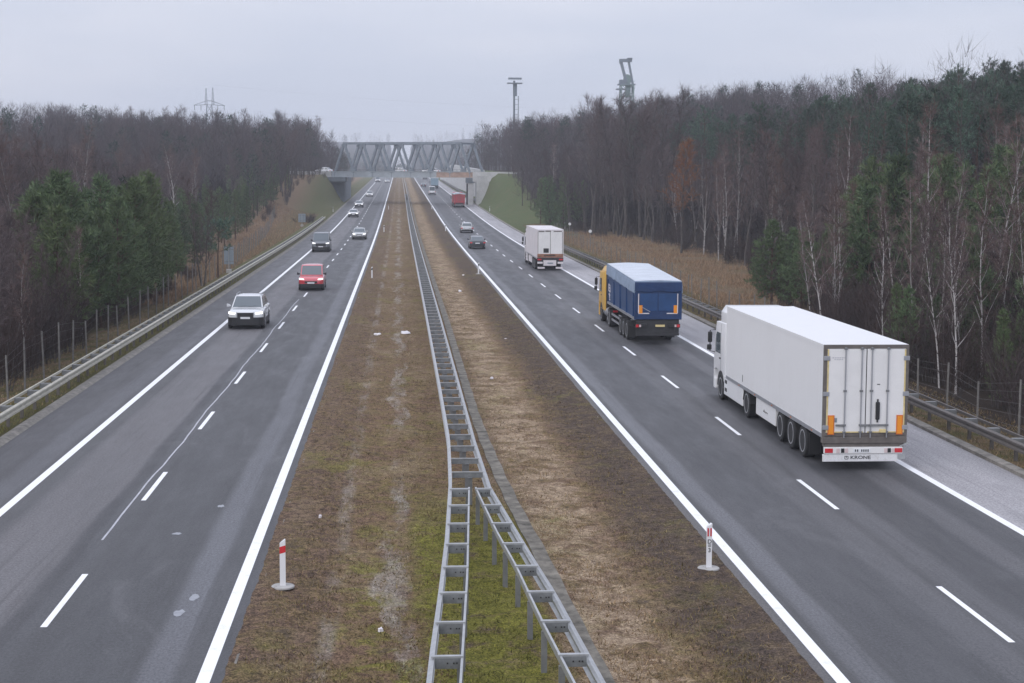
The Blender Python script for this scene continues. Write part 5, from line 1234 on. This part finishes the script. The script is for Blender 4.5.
# ------------------------------------------------------------------ far woodland as one mass
def far_wood():
    rs = np.random.RandomState(9); V=[];F=[];I=[]; b=0
    spots = [(x,y,h,0 if 'pine' not in k else 1,1.0) for x,y,h,k in REST]
    def add(n,fx,ya,yb,h0,h1,pp,sz=1.0):
        k=0; tr_=0
        while k<n and tr_<n*30:
            tr_+=1
            y = ya+(yb-ya)*rs.rand(); x = fx(y)
            if on_bridge_road(x,y): continue
            px,_ = project(x,y,gz(x,y)+6)
            if (-30 if y>330 else -200)<px<(1054 if y>330 else 1300): spots.append((x,y,rs.uniform(h0,h1),(1 if rs.rand()<pp else 0) if pp>=0 else 3,sz)); k+=1
    add(900,lambda y: interp_e(EL,y)-rs.uniform(10,85),130,300,8.2,11.4,.08)
    add(900,lambda y: interp_e(EL,y)-rs.uniform(2,70),280,470,10.5,15,.08)
    add(950,lambda y: interp_e(ER,y)+rs.uniform(15,80),125,330,13,16.5,.15)
    for sgn,tab,n_ in ((-1,EL,1500),(1,ER,1900)): add(n_,lambda y: interp_e(tab,y)+sgn*(6+rs.uniform(0,1)**1.3*45),60,330,2.5,5.5,-1)
    add(600,lambda y: interp_e(ER,y)+rs.uniform(1,60),300,480,11,15,.1)
    add(300,lambda y: -18.5-rs.uniform(0,1)**1.5*130*(y/600),425,680,8,13,.1,1.3)
    add(160,lambda y: (24+rs.uniform(0,150))*(1 if rs.rand()<.5 else -1),680,985,4,7,.2,1.5)
    add(300,lambda y: 23+rs.uniform(0,1)**1.4*130*(y/600),430,680,10,15,.1,1.3)
    add(340,lambda y: rs.uniform(-150,170),985,1200,5,8,.3,2.0)
    add(900,lambda y: rs.uniform(-700,900),1200,2500,12,18,.3,3.5)
    for (x,y,h,pi,sz) in spots:
        z = gz(x,y); n = int((330 if pi==1 else 260 if h>8 else 110)/(1 if sz<2 else 2.8))
        if pi==1:
            t_ = rs.uniform(.4,1,n); rad = (1-t_)**.6*2.6+.3
        else:
            t_ = rs.uniform(.12,.98,n); rad = np.sin(np.pi*np.clip(t_*.85+.1,0,1))*h*.17
        a = rs.uniform(0,6.283,n); q = np.sqrt(rs.rand(n))
        P = np.stack([x+np.cos(a)*rad*q, y+np.sin(a)*rad*q, z+h*t_*.96],1)
        D = np.stack([np.cos(a)*.45,np.sin(a)*.45,np.full(n,1.0 if pi!=1 else .5)],1)+rs.normal(0,.4,(n,3)); D/=np.linalg.norm(D,axis=1)[:,None]
        l = rs.uniform(.7,2.0,n)*(1.0 if pi!=1 else .45); w = rs.uniform(.035,.075,n)*sz*(.55 if y<300 and h>8 else 1) if pi!=1 else rs.uniform(.10,.22,n)*min(sz,2)
        S = np.cross(D,rs.normal(0,1,(n,3))); S/=np.linalg.norm(S,axis=1)[:,None]
        tri = np.stack([P-S*w[:,None]/2,P+S*w[:,None]/2,P+D*l[:,None]],1).reshape(-1,3)
        V.append(tri); F.append(np.arange(b,b+3*n).reshape(-1,3)); I += [pi]*n; b += 3*n
        tw = .09*min(sz,2); T = np.array([(x-tw,y,z-.3),(x+tw,y,z-.3),(x,y,z+h*.95),(x,y-tw,z-.3),(x,y+tw,z-.3),(x,y,z+h*.95)]); V.append(T); F.append(np.array([[b,b+1,b+2],[b+3,b+4,b+5]])); I += [2,2]; b += 6
    V = np.concatenate(V); F = np.concatenate(F)
    me = bpy.data.meshes.new('background_woodland'); nf = len(F)
    me.vertices.add(len(V)); me.vertices.foreach_set('co',V.astype(np.float32).ravel())
    me.loops.add(nf*3); me.loops.foreach_set('vertex_index',F.astype(np.int32).ravel())
    me.polygons.add(nf); me.polygons.foreach_set('loop_start',np.arange(0,nf*3,3,dtype=np.int32))
    for m_ in (M['twig_far'],M['needles_far'],M['bark'],M['brush_shaded']): me.materials.append(m_)
    me.polygons.foreach_set('material_index',np.array(I,dtype=np.int32)); me.update(); me.validate()
    tag(link('background_woodland',me),'hazy mass of leafless woods and pines stretching away behind the nearer trees','woodland',kind='stuff')
M['twig_far'] = tree_mat('far_twigs',(0.0455,0.0364,0.0406),(0.1155,0.0924,0.0966),.9,0)
M['brush_shaded'] = tree_mat('shaded_brush',(0.0154,0.0119,0.0126),(0.0525,0.0392,0.0385),.9,0)  # understory darkened, shade inside the wood painted into its colour
M['needles_far'] = tree_mat('far_needles',(0.0165,0.0315,0.0255),(0.0562,0.0825,0.0615),.8,0)
far_wood()

# ------------------------------------------------------------------ grass and reeds
def tri_mesh(name, V, mats, idx=None):
    n = len(V)//3; me = bpy.data.meshes.new(name)
    me.vertices.add(n*3); me.vertices.foreach_set('co',np.asarray(V,dtype=np.float32).ravel())
    me.loops.add(n*3); me.loops.foreach_set('vertex_index',np.arange(n*3,dtype=np.int32))
    me.polygons.add(n); me.polygons.foreach_set('loop_start',np.arange(0,n*3,3,dtype=np.int32))
    for m_ in mats: me.materials.append(m_)
    if idx is not None: me.polygons.foreach_set('material_index',np.asarray(idx,dtype=np.int32))
    me.update(); me.validate(); return link(name,me)
def blades(rs, X, Y, Z, h0, h1, w0, w1, lean):
    n = len(X); P = np.stack([X,Y,Z],1); a = rs.uniform(0,6.283,n)
    D = np.stack([np.cos(a)*lean,np.sin(a)*lean,np.ones(n)],1)*(np.stack([rs.uniform(.2,1.3,n)]*2+[np.ones(n)],1)); D/=np.linalg.norm(D,axis=1)[:,None]
    h = rs.uniform(h0,h1,n); w = rs.uniform(w0,w1,n)
    S = np.stack([-np.sin(a),np.cos(a),np.zeros(n)],1); b2 = rs.uniform(0,6.283,n); S = np.stack([np.cos(b2),np.sin(b2),np.zeros(n)],1)
    return np.stack([P-S*w[:,None]/2,P+S*w[:,None]/2,P+D*h[:,None]],1).reshape(-1,3)
rs = np.random.RandomState(4)
n = 130000
Y = 25+ (rs.rand(n)**2.4)*110; X = rs.uniform(-2.75,6.95,n)
cl = np.array([math.sin(x*2.3+1.7*math.sin(y*.9))+math.sin(y*1.7+x*1.1)+.8*math.sin(x*5.1+y*3.7) for x,y in zip(X,Y)])
keep = (cl+rs.normal(0,.8,n) > -.5) & ((X<6.3)|(rs.rand(n)<.4)) & ((X>-2.2)|(rs.rand(n)<.5)) & (np.abs(X-np.array([interp(GUT,y) for y in Y]))>.22)
X,Y,cl = X[keep],Y[keep],cl[keep]
Z = np.array([med_z(x,y) for x,y in zip(X,Y)])-.01
T = blades(rs,X,Y,Z,.03,.115,.012,.030,1.3)
mi = np.where((X>.9)&(X<2.8)&(Y<40),3,np.where((X>3.1)&(X<5.0)&(rs.rand(len(X))<.75),0,np.where(rs.rand(len(X))<.55,1,2)))
tag(tri_mesh('grass',T,[M['blade_dry'],M['blade_olive'],M['blade_brown'],M['blade_moss']],mi),'matted dry grass and moss tufts covering the median strip','grass',kind='stuff')
n = 60000
Y = 96+rs.rand(n)*170; X = np.array([interp_e(ER,y) for y in Y])-rs.rand(n)**1.3*np.array([interp_e(ER,y)-20.5 for y in Y])+rs.uniform(-.5,2.5,n)
ok = (X>19.6); X,Y = X[ok],Y[ok]
cl = np.array([math.sin(x*.9+.7*math.sin(y*.3))+math.sin(y*.5+x*.4)+.7*math.sin(x*2.1+y*1.3) for x,y in zip(X,Y)]); ok = (cl+rs.normal(0,.7,len(X))>-.3); X,Y=X[ok],Y[ok]
Z = np.array([gz(x,y) for x,y in zip(X,Y)])
tag(tri_mesh('dry_reeds',blades(rs,X,Y,Z-.02,.18,.6,.02,.05,.8),[M['reed']]),'tan dry reed grass filling the right-hand clearing','reeds',kind='stuff')
n = 34000
Y = 110+rs.rand(n)*200; e = np.array([interp_e(EL,y) for y in Y]); X = -15.3-rs.rand(n)*np.maximum(.6,(-15.3-e)+1.5)
Z = np.array([gz(x,y) for x,y in zip(X,Y)])
tag(tri_mesh('dry_reeds',blades(rs,X,Y,Z-.02,.12,.5,.02,.05,.8),[M['reed']]),'tan dry grass on the bank between the left wood and the guardrail','reeds',kind='stuff')
n = 42000
sd = rs.rand(n)<.5; Y = 44+rs.rand(n)**1.6*110; X = np.where(sd,-12.95-rs.rand(n)**1.1*3.4,18.2+rs.rand(n)**1.1*3.6)
Z = np.array([gz(x,y) for x,y in zip(X,Y)])
mi = np.where(rs.rand(n)<.45,1,np.where(rs.rand(n)<.5,2,0)); mi = np.where((np.abs(X+13.6)<.8)&(rs.rand(n)<.75),3,mi)
tag(tri_mesh('verge_grass',blades(rs,X,Y,Z-.01,.05,.17,.012,.03,.9),[M['blade_dry'],M['blade_olive'],M['blade_brown'],M['blade_moss']],mi),'olive and brown grass growing along both outer verges','grass',kind='stuff')

# ------------------------------------------------------------------ haze
hz = MB(); hz.box(-1010,1010,-60,2660,-8,115)
hm = bpy.data.materials.new('haze'); hm.use_nodes = True; nt = hm.node_tree
for n_ in list(nt.nodes):
    if n_.type != 'OUTPUT_MATERIAL': nt.nodes.remove(n_)
pv = nt.nodes.new('ShaderNodeVolumePrincipled'); pv.inputs['Color'].default_value=(.87,.91,1.0,1); pv.inputs['Density'].default_value=HAZE; pv.inputs['Anisotropy'].default_value=.0
nt.links.new(pv.outputs[0], nt.nodes['Material Output'].inputs['Volume'])
tag(hz.build('haze',hm,fix=False),kind='stuff')

# ------------------------------------------------------------------ sky and light
w = bpy.data.worlds.new('World'); sc.world = w; w.use_nodes = True; nt = w.node_tree
bg = nt.nodes['Background']; out = nt.nodes['World Output']
sky = nt.nodes.new('ShaderNodeTexSky'); sky.sky_type='NISHITA'; sky.sun_disc=False
EL_S,AZ_S = R(34),R(-132)
sky.sun_elevation = EL_S; sky.sun_rotation = AZ_S
nt.links.new(sky.outputs[0],bg.inputs[0]); bg.inputs[1].default_value = .05
bg2 = nt.nodes.new('ShaderNodeBackground')          # the closed cloud sheet
tc = nt.nodes.new('ShaderNodeTexCoord'); mp = nt.nodes.new('ShaderNodeMapping'); mp.inputs['Scale'].default_value=(1.2,1.2,6)
ns = nt.nodes.new('ShaderNodeTexNoise'); ns.inputs['Scale'].default_value=2.2; ns.inputs['Detail'].default_value=5
nt.links.new(tc.outputs['Generated'],mp.inputs[0]); nt.links.new(mp.outputs[0],ns.inputs['Vector'])
rp = nt.nodes.new('ShaderNodeValToRGB'); e = rp.color_ramp.elements
e[0].position=.40; e[0].color=(*CLOUD_A,1); e[1].position=.62; e[1].color=(*CLOUD_B,1)
nt.links.new(ns.outputs['Fac'],rp.inputs[0]); nt.links.new(rp.outputs[0],bg2.inputs[0])
sp_ = nt.nodes.new('ShaderNodeSeparateXYZ'); nt.links.new(tc.outputs['Generated'],sp_.inputs[0])      # an overcast sky brightens towards the zenith
mr_ = nt.nodes.new('ShaderNodeMapRange'); mr_.inputs[1].default_value=.0; mr_.inputs[2].default_value=1.0; mr_.inputs[3].default_value=CLOUD_S; mr_.inputs[4].default_value=CLOUD_S*1.95
nt.links.new(sp_.outputs[2],mr_.inputs[0]); nt.links.new(mr_.outputs[0],bg2.inputs[1])
ad = nt.nodes.new('ShaderNodeMixShader'); ad.inputs[0].default_value=.88
nt.links.new(bg.outputs[0],ad.inputs[1]); nt.links.new(bg2.outputs[0],ad.inputs[2]); nt.links.new(ad.outputs[0],out.inputs[0])
sl = bpy.data.lights.new('sun','SUN'); sl.energy=1.05; sl.angle=R(50); sl.color=(1,.97,.93)
so = bpy.data.objects.new('sun',sl); COL.objects.link(so)
dv = Vector((math.sin(AZ_S)*math.cos(EL_S),math.cos(AZ_S)*math.cos(EL_S),math.sin(EL_S)))
so.rotation_euler = dv.to_track_quat('Z','Y').to_euler()

# ------------------------------------------------------------------ camera and render
def ray(px,py):
    a0,b0=(px-512)/F_,(py-341.5)/F_; c,s=math.cos(ROL),math.sin(ROL); a=c*a0+s*b0; b=-s*a0+c*b0
    d,u=1.,-b; c,s=math.cos(PIT),math.sin(PIT); y1=c*d+s*u; z=-s*d+c*u
    c,s=math.cos(YAW),math.sin(YAW); return Vector((c*a+s*y1,-s*a+c*y1,z))
cam = bpy.data.cameras.new('camera'); co = bpy.data.objects.new('camera',cam); COL.objects.link(co)
fw = ray(512,341.5).normalized(); rt = (ray(513,341.5)-ray(512,341.5)).normalized(); up = rt.cross(fw)
mw = Matrix((rt,up,-fw)).transposed().to_4x4(); mw.translation = (0,0,H_CAM); co.matrix_world = mw
cam.sensor_width=36; cam.lens=F_/1024*36; cam.clip_start=.5; cam.clip_end=9000
sc.camera = co
sc.view_settings.view_transform='Standard'; sc.view_settings.look='None'; sc.view_settings.exposure=EXPO; sc.view_settings.gamma=1
sc.view_settings.use_curve_mapping=False
cy = sc.cycles
cy.max_bounces=7; cy.diffuse_bounces=3; cy.glossy_bounces=2; cy.transmission_bounces=2; cy.volume_bounces=4; cy.transparent_max_bounces=4
cy.use_denoising=True; cy.sample_clamp_indirect=4.0
try: cy.denoiser='OPENIMAGEDENOISE'; cy.denoising_input_passes='RGB_ALBEDO_NORMAL'; cy.denoising_prefilter='ACCURATE'
except Exception: pass
sc.render.film_transparent=False
